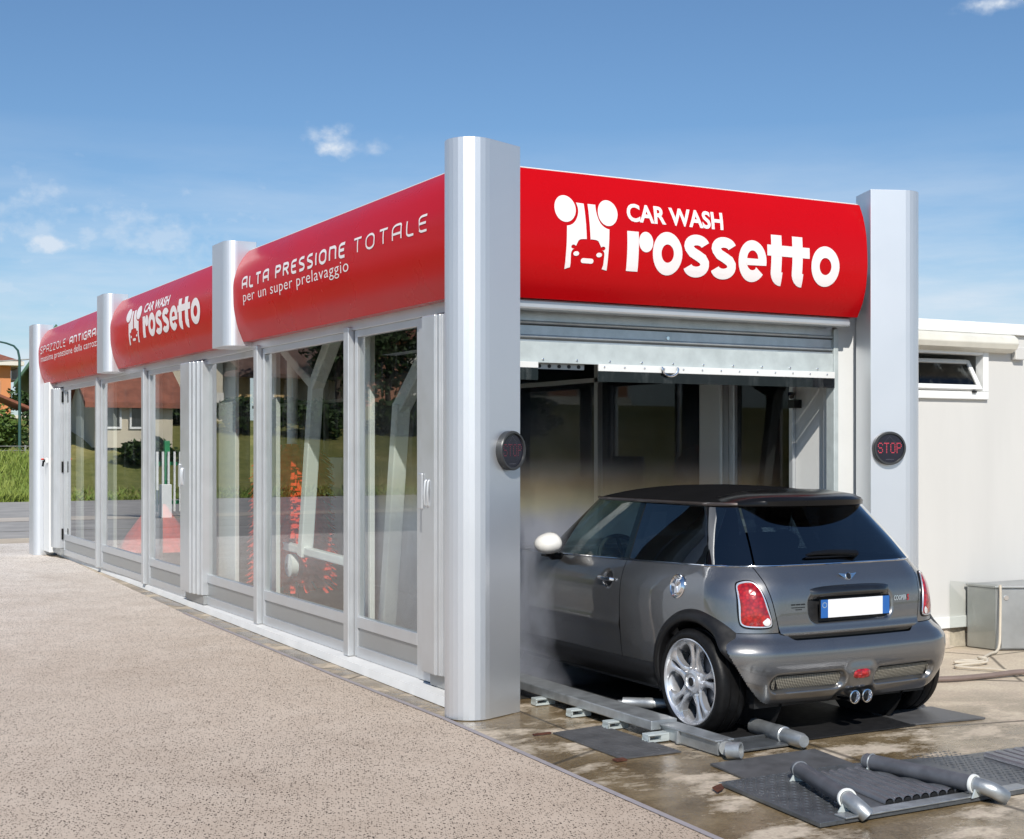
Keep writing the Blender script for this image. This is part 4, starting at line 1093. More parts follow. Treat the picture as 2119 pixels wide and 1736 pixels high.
    nrm = Vector((0, -.95, .3)).normalized(); upv = Vector((0, .3, .95)).normalized(); bc = Vector((XA, by, bz)) + nrm * .004
    b = MB()
    for sd in (-1, 1):
        for k in range(4):
            z0 = .012 - .008 * k; L_ = .062 - .011 * k
            q = [bc + Vector((sd * .014, 0, 0)) + upv * z0, bc + Vector((sd * L_, 0, 0)) + upv * (z0 + .005), bc + Vector((sd * (L_ - .006), 0, 0)) + upv * (z0 - .002), bc + Vector((sd * .014, 0, 0)) + upv * (z0 - .006)]
            b.add(q + [p + nrm * .003 for p in q], [(4, 5, 6, 7), (0, 1, 5, 4), (1, 2, 6, 5), (2, 3, 7, 6)])
    b.lathe([(.021, 0), (.021, .005), (.018, .007), (.017, .005)], bc, nrm, 24); em = b.build('badge', M['chrome'], gate)
    b = MB(); b.disc(bc, nrm, .0172, 24, .0052); b.build('badge_centre', M['badge_dark'], em)
    def word(txt, x0, z0, size, m, name='lettering', shear=.2, w=None):
        t = text2d(txt, size, size * .02, shear); ww = max(v[0] for v in t[0]); k = 1 if w is None else w / ww
        def f(u, v, l):
            x = x0 + u * k; return P(body, s_at(body, z0 + v, abs(x), 0), z0 + v, .003, 1 if x >= 0 else -1)
        return wrap([t], f, .02).build(name, m, gate)
    word('COOPER', .305, .684, .036, M['chrome'], w=.098); word('S', .408, .680, .044, M['badge_red'], w=.020)
    d = MB()
    for k in range(3):
        d.grid(3, 1, lambda a, v: P(body, s_at(body, .70, abs(-.405 + .031 * k + .026 * a), 0), .692 + .007 * v, .002, -1))
    for r_, (n_, ln) in enumerate(((9, .0075), (4, .0085))):
        for q in range(n_):
            d.grid(1, 1, lambda a, v: P(body, s_at(body, .70, abs(-.403 + (.0 if r_ == 0 else .026) + (ln + .0022) * q + ln * a), 0), .678 - .011 * r_ + .0045 * v, .002, -1))
    d.build('badge', M['badge_dark'], gate)
    # rear wiper
    wp = [P(green, s_at(green, z, abs(x), 0), z, .022, 1 if x >= 0 else -1) for x, z in ((.115, .928), (.05, .934), (-.06, .938), (-.17, .936), (-.225, .929))]
    ww = MB(); ww.tube(wp, [.018, .017, .016, .012, .005], 10); ww.tube([P(green, s_at(green, .922, abs(x), 0), .922 + .002 * 0, .010, 1 if x >= 0 else -1) for x in (.09, .0, -.1, -.225)], .006, 6)
    p0 = P(green, s_at(green, .928, .115, 0), .928, -.002, 1); ww.tube([p0, wp[0], wp[0] + Vector((0, -.006, .004))], .018, 12); ww.build('wiper', M['gloss_black'], gate, smooth=True)
    # fuel cap on the driver's side rear wing
    sc_ = P(body, s_at(body, .765, .165, 1), .765, 0, -1)
    nn = Vector((-1, -.02, .16)).normalized(); f = MB()
    f.lathe([(.066, -.004), (.066, .004), (.060, .007), (.056, .003), (.054, -.003), (.048, .004), (.040, .009), (.020, .011), (1e-3, .011)], sc_, nn, 36)
    fc = f.build('fuel_cap', M['chrome'], car, smooth=True, ang=25)
    g = MB(); upn = Vector((0, 0, 1)); tn = nn.cross(upn)
    for a in (10, 130, 250):
        d_ = tn * math.cos(RAD(a)) + upn * math.sin(RAD(a)); g.obox(sc_ + nn * .012 - d_ * .004, sc_ + nn * .012 + d_ * .040, .016, .012, nn)
    g.build('grip', M['lamp_silver'], fc, bevel=.003)
    f = MB(); f.lathe([(.0475, .0), (.053, -.0005)], sc_, nn, 36); f.build('ring', M['badge_dark'], fc)
    # door mirrors
    for sd in (-1, 1):
        c = Vector((XA + sd * .835, YA + 1.40, .925))
        ax = Vector((sd, -.30, -.12)).normalized(); n = 28; mb = MB()
        t1 = ax.cross(Vector((0, 0, 1))).normalized(); t2 = t1.cross(ax)
        vs = []
        for r, h in [(.001, .100), (.020, .097), (.038, .088), (.054, .072), (.066, .050), (.073, .022), (.076, -.005), (.074, -.024), (.068, -.030)]:
            vs += [c + ax * h + t1 * (math.cos(a) * r * 1.15) + t2 * (math.sin(a) * r * .88) for a in [2 * PI * k / n for k in range(n)]]
        mb.add(vs, [(i * n + k, i * n + (k + 1) % n, (i + 1) * n + (k + 1) % n, (i + 1) * n + k) for i in range(8) for k in range(n)])
        o = mb.build('door_mirror', M['mirrorwhite'], car, smooth=True, ang=60)
        g = MB(); g.lathe([(.066, -.027), (1e-3, -.027)], c, ax, 20); g.build('mirror_glass', M['gloss_black'], o)
        g = MB(); g.tube([c + Vector((0, .0, -.055)), c + Vector((-sd * .03, .01, -.080)), c + Vector((-sd * .13, .03, -.085))], [.028, .026, .020], 10).box(min(c.x, c.x - sd * .13), max(c.x, c.x - sd * .13), c.y + .0, c.y + .10, c.z - .086, c.z - .072); g.build('mirror_foot', M['gloss_black'], o, smooth=True)
    # wheels
    def wheel(sd, y0):
        c = Vector((XA + sd * .695, YA + y0 + .02, WZ)); ax = Vector((sd, 0, 0))
        we = bpy.data.objects.new('wheel', None); COL.objects.link(we); we.location = c - car.location; we.parent = car; we.empty_display_size = .1
        def put(mb, name, m, par=None, **k):
            o = mb.build(name, m, None, **k); o.parent = par or we
            if par is None: o.matrix_parent_inverse = Matrix.Translation(-c)
            return o
        t = MB(); t.lathe([(.222, -.08), (.262, -.085), (RT - .008, -.078), (RT, -.06), (RT, -.035), (RT - .006, -.032), (RT - .006, -.026), (RT, -.023), (RT, .023), (RT - .006, .026), (RT - .006, .032), (RT, .035), (RT, .06), (RT - .009, .078), (RT - .024, .088), (.250, .092), (.236, .088), (.226, .078)], c, ax, 72)
        put(t, 'tyre', M['tyre'], smooth=True, ang=50)
        rim = MB(); rim.lathe([(.205, -.08), (.200, .0), (.205, .05), (.214, .066), (.222, .074), (.230, .080), (.231, .086), (.226, .088), (.219, .082), (.213, .072)], c, ax, 72)
        ro = put(rim, 'rim', M['rim'], smooth=True, ang=50)
        e1 = Vector((0, 1, 0)); e2 = Vector((0, 0, 1))
        hw = pchip([(.05, 36), (.078, 35.5), (.090, 25.5), (.106, 18), (.130, 14.8), (.155, 14.2), (.178, 15.8), (.198, 20), (.212, 29), (.217, 35)])
        dep = pchip([(.05, .058), (.09, .062), (.13, .066), (.18, .070), (.21, .074), (.219, .080)])
        slot = lambda r: 0 if r < .118 or r > .206 else 3.6 * math.sin(PI * (r - .118) / .088) ** .6
        sp = MB(); nr = 26; nc = 5
        for q in range(5):
            a0 = 90 + 72 * q + (8 if y0 == 0 else 20)
            for sg in (-1, 1):
                vs = []; 
                for i in range(nr + 1):
                    r = lerp(.05, .2185, i / nr)
                    for j in range(nc + 1):
                        t_ = j / nc; a = RAD(a0 + sg * lerp(slot(r), hw(r), t_))
                        edge = .010 * (1 - math.sin(PI * min(1, max(0, .12 + .76 * t_)))) ** 1.5
                        vs.append(c + (e1 * math.cos(a) + e2 * math.sin(a)) * r + ax * (dep(r) - edge))
                sp.add(vs, [(i * (nc + 1) + j, i * (nc + 1) + j + 1, (i + 1) * (nc + 1) + j + 1, (i + 1) * (nc + 1) + j) for i in range(nr) for j in range(nc)])
                # side walls of each prong
                for tt in (0, nc):
                    vs2 = []
                    for i in range(nr + 1):
                        p = vs[i * (nc + 1) + tt]; vs2 += [p, p - ax * .034]
                    sp.add(vs2, [(2 * i, 2 * i + 1, 2 * i + 3, 2 * i + 2) for i in range(nr)])
        sp.lathe([(.066, .056), (.062, .070), (.046, .074), (.042, .068), (.030, .068), (.026, .073), (.0235, .074)], c, ax, 36)
        for k in range(10):
            a = RAD(36 * k); sp.lathe([(.0045, .060), (.0045, .066), (1e-4, .067)], c + (e1 * math.cos(a) + e2 * math.sin(a)) * .074, ax, 6)
        put(sp, 'spokes', M['rim'], smooth=True, ang=40)
        h = MB(); h.lathe([(.0235, .074), (.022, .070), (1e-4, .071)], c, ax, 24); put(h, 'hub_cap', M['badge_dark'], smooth=True)
        b = MB(); b.lathe([(.15, .02), (.15, .012), (1e-4, .012)], c, ax, 40).lathe([(.06, .02), (.06, .035), (1e-4, .035)], c, ax, 24); put(b, 'brake_disc', M['pipe_dark'])
    for sd in (-1, 1):
        for y0 in (0, 2.34): wheel(sd, y0)
    # cabin
    mb = MB(); mb.box(XA - .66, XA + .66, YA - .10, YA + 1.75, .30, .40); mb.build('cabin_floor', M['black'], car)
    def seat(x, y, hd=True):
        s = MB()
        s.box(x - .23, x + .23, y, y + .46, .40, .54); s.build('seat', M['seat'], car, bevel=.05, seg=3)
        s = MB(); vs = []
        s.obox((x, y + .02, .50), (x, y - .16, .99), .44, .13, (0, 1, .3)); s.build('seat', M['seat'], car, bevel=.05, seg=3)
        if hd:
            s = MB(); s.obox((x, y - .17, 1.03), (x, y - .20, 1.17), .25, .09, (0, 1, .3)); s.build('headrest', M['seat'], car, bevel=.04, seg=3)
    seat(XA - .33, YA + .86); seat(XA + .33, YA + .86)
    s = MB(); s.box(XA - .58, XA + .58, YA + .05, YA + .45, .40, .55).obox((XA, YA + .05, .52), (XA, YA - .08, .88), 1.1, .12, (0, 1, .3)); s.build('seat', M['seat'], car, bevel=.04, seg=3)
    d = MB(); d.box(XA - .64, XA + .64, YA + 1.50, YA + 1.86, .52, .865); d.build('dashboard', M['seat'], car, bevel=.06, seg=3)
    sw = MB(); c = Vector((XA - .33, YA + 1.33, .80)); n_ = Vector((0, -.88, .47)).normalized(); u_ = Vector((1, 0, 0)); v_ = n_.cross(u_)
    sw.tube([c + u_ * .175 * math.cos(2 * PI * k / 32) + v_ * .175 * math.sin(2 * PI * k / 32) for k in range(32)], .014, 10, closed=True)
    for a in (90, 210, 330): sw.tube([c, c + u_ * .17 * math.cos(RAD(a)) + v_ * .17 * math.sin(RAD(a))], .012, 8)
    sw.tube([c, c - n_ * .2], .03, 8); sw.build('steering_wheel', M['seat'], car, smooth=True)
    im = MB(); im.obox((XA - .11, YA + 1.36, 1.135), (XA + .11, YA + 1.36, 1.135), .03, .065); im.build('inner_mirror', M['gloss_black'], car, bevel=.01)
    return car
M['brownrail'] = mat('brown_roof_rail', (.06, .05, .045), .3, .3, .1, 10, coat=.5)
M['handlegrey'] = mat('smoked_chrome', (.10, .10, .10), .16, .9, .1, 10)
M['gold'] = mat('pale_star', (.55, .6, .45), .4)
build_car()

# ------------------------------------------------------------------ conveyor and floor fittings
def thing(mb, name, m, label, cat, group=None, **k):
    return tag(mb.build(name, m, **k), label, cat, group)
def floor_fittings():
    r = empty('guide_rail', (.55, .8, 0), 'grey galvanised guide rail on feet left of the car', 'guide rail')
    mb = MB(); mb.box(.535, .70, -1.02, 3.6, .045, .098); mb.build('rail', M['galv'], r, bevel=.006)
    mb = MB(); mb.box(.585, .70, -1.50, -1.021, .070, .080).box(.60, .615, -1.50, -1.021, .004, .069).box(.58, .70, -1.19, -1.17, .004, .07); mb.build('end_channel', M['galv'], r, bevel=.003)
    for y in (.10, -.30, -.68, -1.06, .52, .95):
        mb = MB(); mb.box(.47, .60, y - .03, y + .03, .002, .012).box(.47, .60, y - .03, y + .03, .034, .044).box(.55, .60, y - .03, y + .03, .012, .034).box(.47, .48, y - .03, y + .03, .012, .034); mb.build('foot', M['zinc_pale'], r, bevel=.002)
    mb = MB(); mb.lathe([(.040, 0), (.040, .07), (.031, .07), (.031, 0)], (.60, -1.575, .046), (.55, -.83, .1), 20, True).tube([(.62, -1.54, .046), (.68, -1.45, .045)], .036, 14); mb.build('pipe_end', M['galv'], r, smooth=True)
    # chain and dark bed behind the rail
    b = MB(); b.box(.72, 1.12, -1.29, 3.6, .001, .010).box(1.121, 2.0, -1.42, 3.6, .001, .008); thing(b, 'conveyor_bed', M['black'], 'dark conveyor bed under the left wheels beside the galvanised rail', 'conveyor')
    def roller(p0, p1, r, label):
        e = empty('roller', p0, label, 'roller', 'galvanised floor rollers')
        P0, P1 = Vector(p0), Vector(p1); d = (P1 - P0).normalized()
        mb = MB(); mb.tube([P0, P0.lerp(P1, .45), P0.lerp(P1, .46), P0.lerp(P1, .62), P0.lerp(P1, .63), P0.lerp(P1, .94), P1], [r, r, r * 1.06, r * 1.06, r * .92, r * .92, r * .72], 20); mb.build('barrel', M['galv'], e, smooth=True, ang=40)
        mb = MB(); mb.lathe([(r * .5, 0), (r * .5, -.03), (1e-4, -.03)], P0, d, 16); mb.build('axle', M['steel'], e)
    roller((1.09, -1.17, .046), (1.06, -1.60, .046), .042, 'short galvanised roller lying on the floor behind the left rear wheel')
    roller((.80, -.35, .062), (1.02, -.52, .062), .030, 'thin galvanised roller between the rail and the front of the rear wheel')
    b = MB(); b.box(.76, 1.10, -1.50, -1.33, .006, .018).box(.76, 1.12, -1.315, -1.30, .006, .03); thing(b, 'cover_plate', M['steel'], 'wet steel cover plate between rail end and short roller', 'steel plate', 'steel plates on the ground', bevel=.002)
    b = MB(); b.prism([(.455, -1.63), (.411, -1.976), (1.05, -2.0), (1.11, -1.62)], .001, .009); thing(b, 'cover_plate', M['grating'], 'flat grey steel plate in front of the rail end', 'steel plate', 'steel plates on the ground')
    b = MB(); b.prism([(1.98, -1.40), (2.48, -1.47), (2.46, -1.08), (2.03, -1.05)], .001, .010); thing(b, 'cover_plate', M['grating'], 'dark steel plate under the right rear wheel', 'steel plate', 'steel plates on the ground')
    # drain grating left of the rail
    g = empty('drain_grating', (.35, -1, 0), 'dark slotted drain grating flush in the concrete left of the rail', 'grating')
    b = MB(); b.prism([(.165, -.64), (.50, -.60), (.50, -1.335), (.15, -1.325)], .0, .006); b.build('plate', M['grating'], g)
    b = MB()
    for k in range(22): y = -.66 - .03 * k; b.box(.18, .49, y, y + .009, .0061, .0095)
    b.build('bars', M['grating'], g)
    b = MB(); b.box(.05, .155, -.645, -.625, .001, .009); b.build('lug', M['rust'], g)
    b = MB(); b.box(.10, .16, -1.36, -1.32, .001, .009); b.build('lug', M['rust'], g)
    # lead-in plate with guide pipes
    e = empty('lead_in_plate', (.9, -2.35, 0), 'chequered and corrugated steel lead in plate on the ground behind the car', 'ramp plate')
    b = MB(); b.prism([(.248, -1.985), (.175, -2.722), (2.9, -2.745), (2.9, -2.15), (1.6, -2.12), (1.0, -1.99)], .002, .022); b.build('plate', M['steel'], e, bevel=.003)
    st = MB()
    def stud(x, y, a):
        c, s_ = math.cos(a), math.sin(a); L_, w_ = .0135, .005
        q = [(-L_, 0), (0, -w_), (L_, 0), (0, w_)]
        st.add([(x + u * c - v * s_, y + u * s_ + v * c, .0225) for u, v in q] + [(x, y, .0265)], [(0, 1, 4), (1, 2, 4), (2, 3, 4), (3, 0, 4)])
    for i in range(64):
        for j in range(17):
            x = .20 + i * .030; y = -2.03 - j * .037
            if x < .25 + .0 * y + (-.075 * (y + 1.985) / -.737) * -1 * -1 and False: continue
            xl = lerp(.262, .195, (y + 1.985) / -.737)
            if xl < x < lerp(.66, .44, (y + 2.03) / -.6) or 1.36 < x < 1.62: stud(x, y, PI / 4 if (i + j) % 2 else -PI / 4)
    for i in range(24): stud(.23 + i * .03, -2.005, PI / 4 if i % 2 else -PI / 4)
    st.build('chequer_studs', M['steel'], e)
    def corr(x0, x1, ya, yb, n, skew=0):
        c = MB(); m = n * 8
        for i in range(m + 1):
            t = i / m; u = (t * n) % 1; z = .024 + .022 * math.sqrt(max(0, 1 - (2 * u - 1) ** 2)) if u > 1e-6 else .024
            for y in (ya, yb): c.v.append((lerp(x0, x1, t) + (skew if y == yb else 0), y, z))
        c.f = [(2 * i, 2 * i + 1, 2 * i + 3, 2 * i + 2) for i in range(m)]
        c.build('corrugated_sheet', M['corr'], e, smooth=True, ang=50)
        d = MB()
        for i in range(n):
            for y, s_ in ((ya, 0), (yb, skew)):
                x = lerp(x0, x1, (i + .5) / n) + s_; w_ = (x1 - x0) / n * .40
                d.add([(x + w_ * math.cos(RAD(a)), y - .0005 if y == yb else y + .0005, .024 + .017 * math.sin(RAD(a))) for a in range(0, 181, 20)], [tuple(range(10))])
        d.build('corrugation_mouth', M['black'], e)
    corr(.70, 1.21, -2.12, -2.64, 10, -.10); corr(1.66, 2.7, -2.20, -2.70, 16, -.05)
    b = MB(); b.box(.30, 1.36, -2.735, -2.665, .0225, .030); b.build('front_strip', M['galv'], e, bevel=.002)
    b = MB()
    for k in range(4): b.tube([(.235 - .01 * k, -2.0 - .018 * k, .012), (.17 - .006 * k, -2.03 - .018 * k, .012)], .006, 6)
    b.build('rusty_rod', M['rust'], e)
    def guide(p0, p1, p2, label):
        """p0 back end, p1 front end of the straight run, p2 foot of the bend"""
        P0, P1, P2 = Vector(p0), Vector(p1), Vector(p2)
        g = empty('guide_pipe', (P0.x, P0.y, .03), label, 'guide pipe', 'guide pipes on the lead in plate')
        mb = MB(); mb.tube([P0, P1], .036, 20); mb.build('sleeve', M['pipe_dark'], g, smooth=True, ang=40)
        d = (P1 - P0).normalized(); path = [P1]
        for k in range(1, 9):
            t = k / 8; a = P1 + d * .09; q = P1 * (1 - t) ** 2 + a * 2 * t * (1 - t) + P2 * t * t; path.append(q)
        mb = MB(); mb.tube(path, .033, 16); mb.build('bend', M['galv'], g, smooth=True, ang=40)
        mb = MB(); mb.lathe([(.041, -.008), (.043, 0), (.041, .008), (.034, .008), (.034, -.008)], P1, d, 24, True); mb.build('collar', M['mwhite'], g, smooth=True, ang=40)
        mb = MB(); mb.lathe([(.038, -.004), (.040, 0), (.038, .004), (.034, .004), (.034, -.004)], P0 + d * .03, d, 24, True); mb.lathe([(.036, 0), (.030, -.012), (1e-4, -.016)], P0, d, 20); mb.build('end_cap', M['galv'], g, smooth=True)
        mb = MB(); sd = Vector((-d.y, d.x, 0)) * .05
        for P_ in (P0 + d * .025, P1 + d * .02):
            q = Vector((P_.x, P_.y, .0225)); mb.add([q + sd, q - sd, P_ - sd * .4, P_ + sd * .4] + [v_ + d * .006 for v_ in (q + sd, q - sd, P_ - sd * .4, P_ + sd * .4)], [(0, 1, 2, 3), (4, 5, 6, 7), (0, 1, 5, 4), (1, 2, 6, 5), (2, 3, 7, 6), (3, 0, 4, 7)])
        mb.build('bracket', M['zinc_pale'], g)
    guide((.575, -2.12, .072), (.40, -2.63, .072), (.405, -2.745, .026), 'shorter weathered guide pipe on the left of the corrugated plate')
    guide((.95, -2.16, .072), (1.045, -2.71, .072), (1.13, -2.80, .026), 'longer weathered guide pipe on the right of the corrugated plate')
M['corr'] = mat('corrugated_steel', (.20, .21, .23), .35, .6, .2, 9)
floor_fittings()

# ------------------------------------------------------------------ service building on the right
def service_building():
    e = empty('service_building', (6, 2.5, 0), 'cream flat roofed service building right of the wash with a tilted open window', 'building')
    Y = .62
    mb = MB(); mb.box(3.40, 4.04, Y, 5.5, .165, 2.39).box(4.785, 12, Y, 5.5, .165, 2.39).box(4.04, 4.785, Y, 5.5, .165, 1.885).box(4.04, 4.785, Y, 5.5, 2.25, 2.39)
    mb.build('wall', M['cream'], e)
    mb = MB(); mb.box(3.4, 4.9, 1.3, 1.35, 1.7, 2.38).box(3.5, 4.9, .64, 1.3, 1.84, 1.86); mb.build('room_wall', M['black'], e)
    mb = MB(); mb.box(3.40, 12.02, Y - .035, 5.6, 2.392, 2.48); mb.build('roof', M['white'], e, bevel=.006)
    mb = MB(); mb.box(3.40, 12, Y - .018, Y - .001, .15, .235); mb.build('skirting', M['white'], e, bevel=.003)
    mb = MB(); mb.grid(80, 3, lambda a, v: Vector((lerp(3.4, 12, a), Y + .03 + .02 * math.sin(a * 210) * math.sin(a * 67) - .03 * (1 - v), .16 * v))); mb.build('plinth', M['plinth'], e, smooth=True)
    mb = MB(); x1 = 5.02
    pr = [(0, 0), (-.05, .004), (-.095, .03), (-.115, .07), (-.105, .11), (-.07, .138), (-.02, .146), (0, .146)]
    vs = [(x, Y - .003 + y, 2.245 + z) for x in (3.55, x1) for y, z in pr]; n = len(pr)
    mb.add(vs, [tuple(range(n))[::-1], tuple(range(n, 2 * n))] + [(i, (i + 1) % n, n + (i + 1) % n, n + i) for i in range(n)])
    mb.build('roller_awning', M['awning'], e, smooth=True, bevel=.006, ang=30)
    mb = MB(); mb.box(5.06, 5.17, Y - .05, Y - .002, 2.20, 2.30); mb.build('sensor_box', M['cream'], e, bevel=.008)
    w = MB(); w.box(3.70, 4.785, Y - .03, Y + .05, 1.885, 1.945).box(4.725, 4.785, Y - .03, Y + .05, 1.946, 2.25).box(3.70, 4.724, Y - .03, Y + .05, 2.225, 2.25); wf = w.build('window', M['white'], e, bevel=.005)
    # sash hinged at the foot, tilted inwards
    R = Matrix.Translation((0, Y - .035, 1.955)) @ Matrix.Rotation(RAD(-30), 4, 'X') @ Matrix.Translation((0, -(Y - .035), -1.955))
    def tl(mb): mb.v = [tuple(R @ Vector(p)) for p in mb.v]; return mb
    s = MB(); s.box(3.72, 4.70, Y - .05, Y - .02, 1.955, 1.995).box(4.66, 4.70, Y - .05, Y - .02, 1.996, 2.22).box(3.72, 4.66, Y - .05, Y - .02, 2.19, 2.22); so_ = tl(s).build('sash', M['white'], wf, bevel=.004)
    s = MB(); s.box(3.72, 4.66, Y - .038, Y - .032, 1.996, 2.19); tl(s).build('pane', M['frost'], wf)
    s = MB(); s.box(4.60, 4.64, Y - .045, Y - .031, 1.935, 1.95); s.build('latch', M['black'], wf)
    s = MB(); s.box(4.045, 4.78, .70, 1.19, 1.90, 2.24); 
    return e
M['awning'] = mat('ivory_awning_case', (.72, .70, .62), .35, 0, .10, 4)
M['frost'] = glass('frosted_window', (.25, .27, .27), 1.5, 1.2, .15, .35)
service_building()
c = empty('metal_cabinet', (5.0, .35, 0), 'brushed steel cabinet on the ground against the cream building', 'cabinet')
mb = MB(); q = [(4.535, .575), (4.584, .334), (5.6, .0), (5.75, .45)]
mb.prism([(4.545, .585), (4.584, .345), (5.90, -.30), (6.0, .59)], .005, .465); mb.build('body', M['steelcab'], c, bevel=.004)
mb = MB(); mb.add([(4.612, .317, .02), (5.87, -.300, .02), (5.87, -.300, .455), (4.612, .317, .455)], [(0, 1, 2, 3)])
mb.v = [(x - .004, y - .006, z) for x, y, z in mb.v]; mb.build('door', M['steelcab'], c, solid=.004)
mb = MB(); mb.lathe([(.018, 0), (.018, .008), (1e-4, .008)], (4.64, .296, .395), (-.43, -.9, 0), 14); mb.build('lock', M['chrome'], c)
mb = MB(); mb.prism([(4.535, .592), (4.572, .335), (5.92, -.325), (6.02, .595)], .466, .482); mb.build('lid', M['steelcab'], c, bevel=.003)
mb = MB(); mb.add([(4.38, .60, .02), (4.555, .30, .005), (4.555, .30, .50), (4.38, .60, .51)], [(0, 1, 2, 3)]); thing(mb, 'clear_sheet', M['glass_sheet'], 'clear plastic sheet standing upright against the left side of the steel cabinet', 'plastic sheet')
def smooth_path(pts, n=8):
    P = [Vector(p) for p in pts]; out = []
    for i in range(len(P) - 1):
        a, b, c_, d = P[max(i - 1, 0)], P[i], P[i + 1], P[min(i + 2, len(P) - 1)]
        for k in range(n):
            t = k / n; out.append(.5 * ((2 * b) + (c_ - a) * t + (2 * a - 5 * b + 4 * c_ - d) * t * t + (3 * b - a - 3 * c_ + d) * t ** 3))
    return out + [P[-1]]
mb = MB(); mb.tube(smooth_path([(4.60, .315, .49), (4.585, .30, .40), (4.565, .285, .20), (4.53, .26, .06), (4.45, .22, .018), (4.35, .18, .016), (4.15, .07, .016), (3.98, 0, .018), (3.90, .02, .02), (3.80, .0, .018), (3.95, -.06, .02), (4.1, -.02, .02), (4.05, .02, .03), (4.0, -.10, .02), (3.72, -.10, .016), (3.68, -.16, .016), (3.80, -.34, .016), (3.86, -.52, .016), (3.95, -.70, .016)]), .0095, 8)
thing(mb, 'hose', M['hose_w'], 'thin pale hose hanging down the steel cabinet and looped on the ground', 'hose', smooth=True)
mb = MB(); mb.tube(smooth_path([(2.6, -.20, .022), (3.0, -.40, .022), (3.25, -.50, .022), (3.55, -.53, .022), (3.80, -.56, .03), (4.0, -.64, .022), (4.3, -.80, .022)]), .018, 10)
thing(mb, 'hose', M['hose_d'], 'thick brown hose lying on the ground behind the car', 'hose', smooth=True)

# ------------------------------------------------------------------ wash machinery seen through the panes
def bristles(mb, c, z0, z1, r0, r1, n, seed, axis_tilt=0.):
    rnd = random.Random(seed)
    for _ in range(n):
        z = rnd.uniform(z0, z1); t = (z - z0) / (z1 - z0); a = rnd.uniform(0, 2 * PI); R = lerp(r0, r1, t) * rnd.uniform(.75, 1.08)
        d = Vector((math.cos(a), math.sin(a), 0)); p0 = Vector((c[0], c[1], z)) + d * .04; p1 = Vector((c[0], c[1], z - .10 - .12 * rnd.random())) + d * R
        sd = Vector((-d.y, d.x, 0)) * .022; m_ = (p0 + p1) / 2 + Vector((0, 0, .05))
        mb.add([p0 - sd * .5, p0 + sd * .5, m_ + sd, p1 + sd, p1 - sd, m_ - sd], [(0, 1, 2, 5), (5, 2, 3, 4)])
def machinery():
    e = empty('prewash_arch', (.9, 3.7, 0), 'white tubular high pressure arch standing behind the first two panes', 'wash arch')
    mb = MB(); mb.obox((.62, 2.60, .10), (.62, 2.32, 1.84), .11, .10).obox((.62, 2.33, 1.80), (.80, 1.75, 2.60), .11, .10); mb.build('leg', M['mwhite'], e, bevel=.01)
    mb = MB(); mb.obox((.60, 4.29, .58), (.60, 4.02, 2.07), .11, .10).obox((.60, 4.03, 2.03), (.64, 3.52, 2.60), .11, .10); mb.build('leg', M['mwhite'], e, bevel=.01)
    mb = MB(); mb.obox((.60, 4.85, .645), (.60, 3.1, .60), .07, .07); mb.build('beam', M['mwhite'], e, bevel=.01)
    mb = MB(); mb.obox((.6, 4.05, 2.06), (.6, 4.9, 2.45), .10, .09); mb.build('brace', M['mwhite'], e, bevel=.01)
    mb = MB(); mb.obox((.62, 2.9, .12), (.62, 2.3, .12), .07, .05).lathe([(.09, -.03), (.09, .03)], (.62, 2.6, .09), (1, 0, 0), 20); mb.build('foot', M['mwhite'], e, bevel=.005)
    mb = MB(); mb.lathe([(.02, -.05), (.10, -.03), (.10, .03), (.02, .05)], (.60, 4.62, .48), (1, 0, 0), 20); mb.build('pump', M['mwhite'], e, smooth=True)
    b = empty('wash_brush', (0.76, 5.05, 0), 'tall red and grey wash brush standing behind the second pane', 'wash brush')
    mb = MB(); bristles(mb, (0.76, 5.05), .42, 1.55, .40, .36, 3200, 3); mb.build('red_bristles', M['bristle_red'], b)
    mb = MB(); bristles(mb, (0.76, 5.05), .5, 1.5, .30, .26, 900, 4); mb.build('grey_bristles', M['bristle_grey'], b)
    mb = MB(); mb.tube([(0.76, 5.05, .05), (0.76, 5.05, 2.5)], .05, 12); mb.build('shaft', M['mwhite'], b, smooth=True)
    g = empty('wash_gantry', (1.6, 6.9, 0), 'dark machine gantry with a white and green side panel behind the red brush', 'wash gantry')
    mb = MB(); mb.box(.75, 1.1, 6.8, 7.4, .0, 1.15).box(2.4, 2.7, 6.0, 7.2, 0, 2.3).box(.8, 2.7, 6.6, 7.2, 2.25, 2.5); mb.build('frame', M['dark'], g, bevel=.02)
    mb = MB(); mb.box(1.36, 1.40, 5.35, 5.95, .45, 1.42); mb.build('side_panel', M['mwhite'], g, bevel=.01)
    mb = MB(); mb.box(1.352, 1.359, 5.62, 5.78, .45, 1.05); mb.build('green_stripe', M['green'], g)
    w = empty('wheel_brush', (.9, 10.5, 0), 'low orange cone shaped skirt brush behind the far panes', 'wash brush')
    mb = MB(); rnd = random.Random(9)
    for k in range(700):
        a = rnd.uniform(0, 2 * PI); d = Vector((math.cos(a), math.sin(a), 0)); p0 = Vector((.95, 10.5, .80)) + d * .12; p1 = Vector((.95, 10.5, .22)) + d * rnd.uniform(.40, .55); s_ = Vector((-d.y, d.x, 0)) * .02
        mb.add([p0 - s_ * .6, p0 + s_ * .6, p1 + s_, p1 - s_], [(0, 1, 2, 3)])
    mb.build('bristles', M['bristle_red'], w)
    mb = MB(); mb.tube([(.95, 10.5, .1), (.95, 10.5, 1.9)], .04, 10).box(.88, 1.05, 10.4, 10.6, 1.1, 1.45); mb.build('shaft', M['mwhite'], w, smooth=True)
    h = MB(); h.tube(smooth_path([(.45, 12.1, 1.3), (.5, 12.0, .9), (.52, 11.8, .68), (.55, 11.5, .66), (.6, 11.3, .9)]), .035, 8); thing(h, 'hose', M['black'], 'black looped hose behind the farthest pane', 'hose', smooth=True)
machinery()

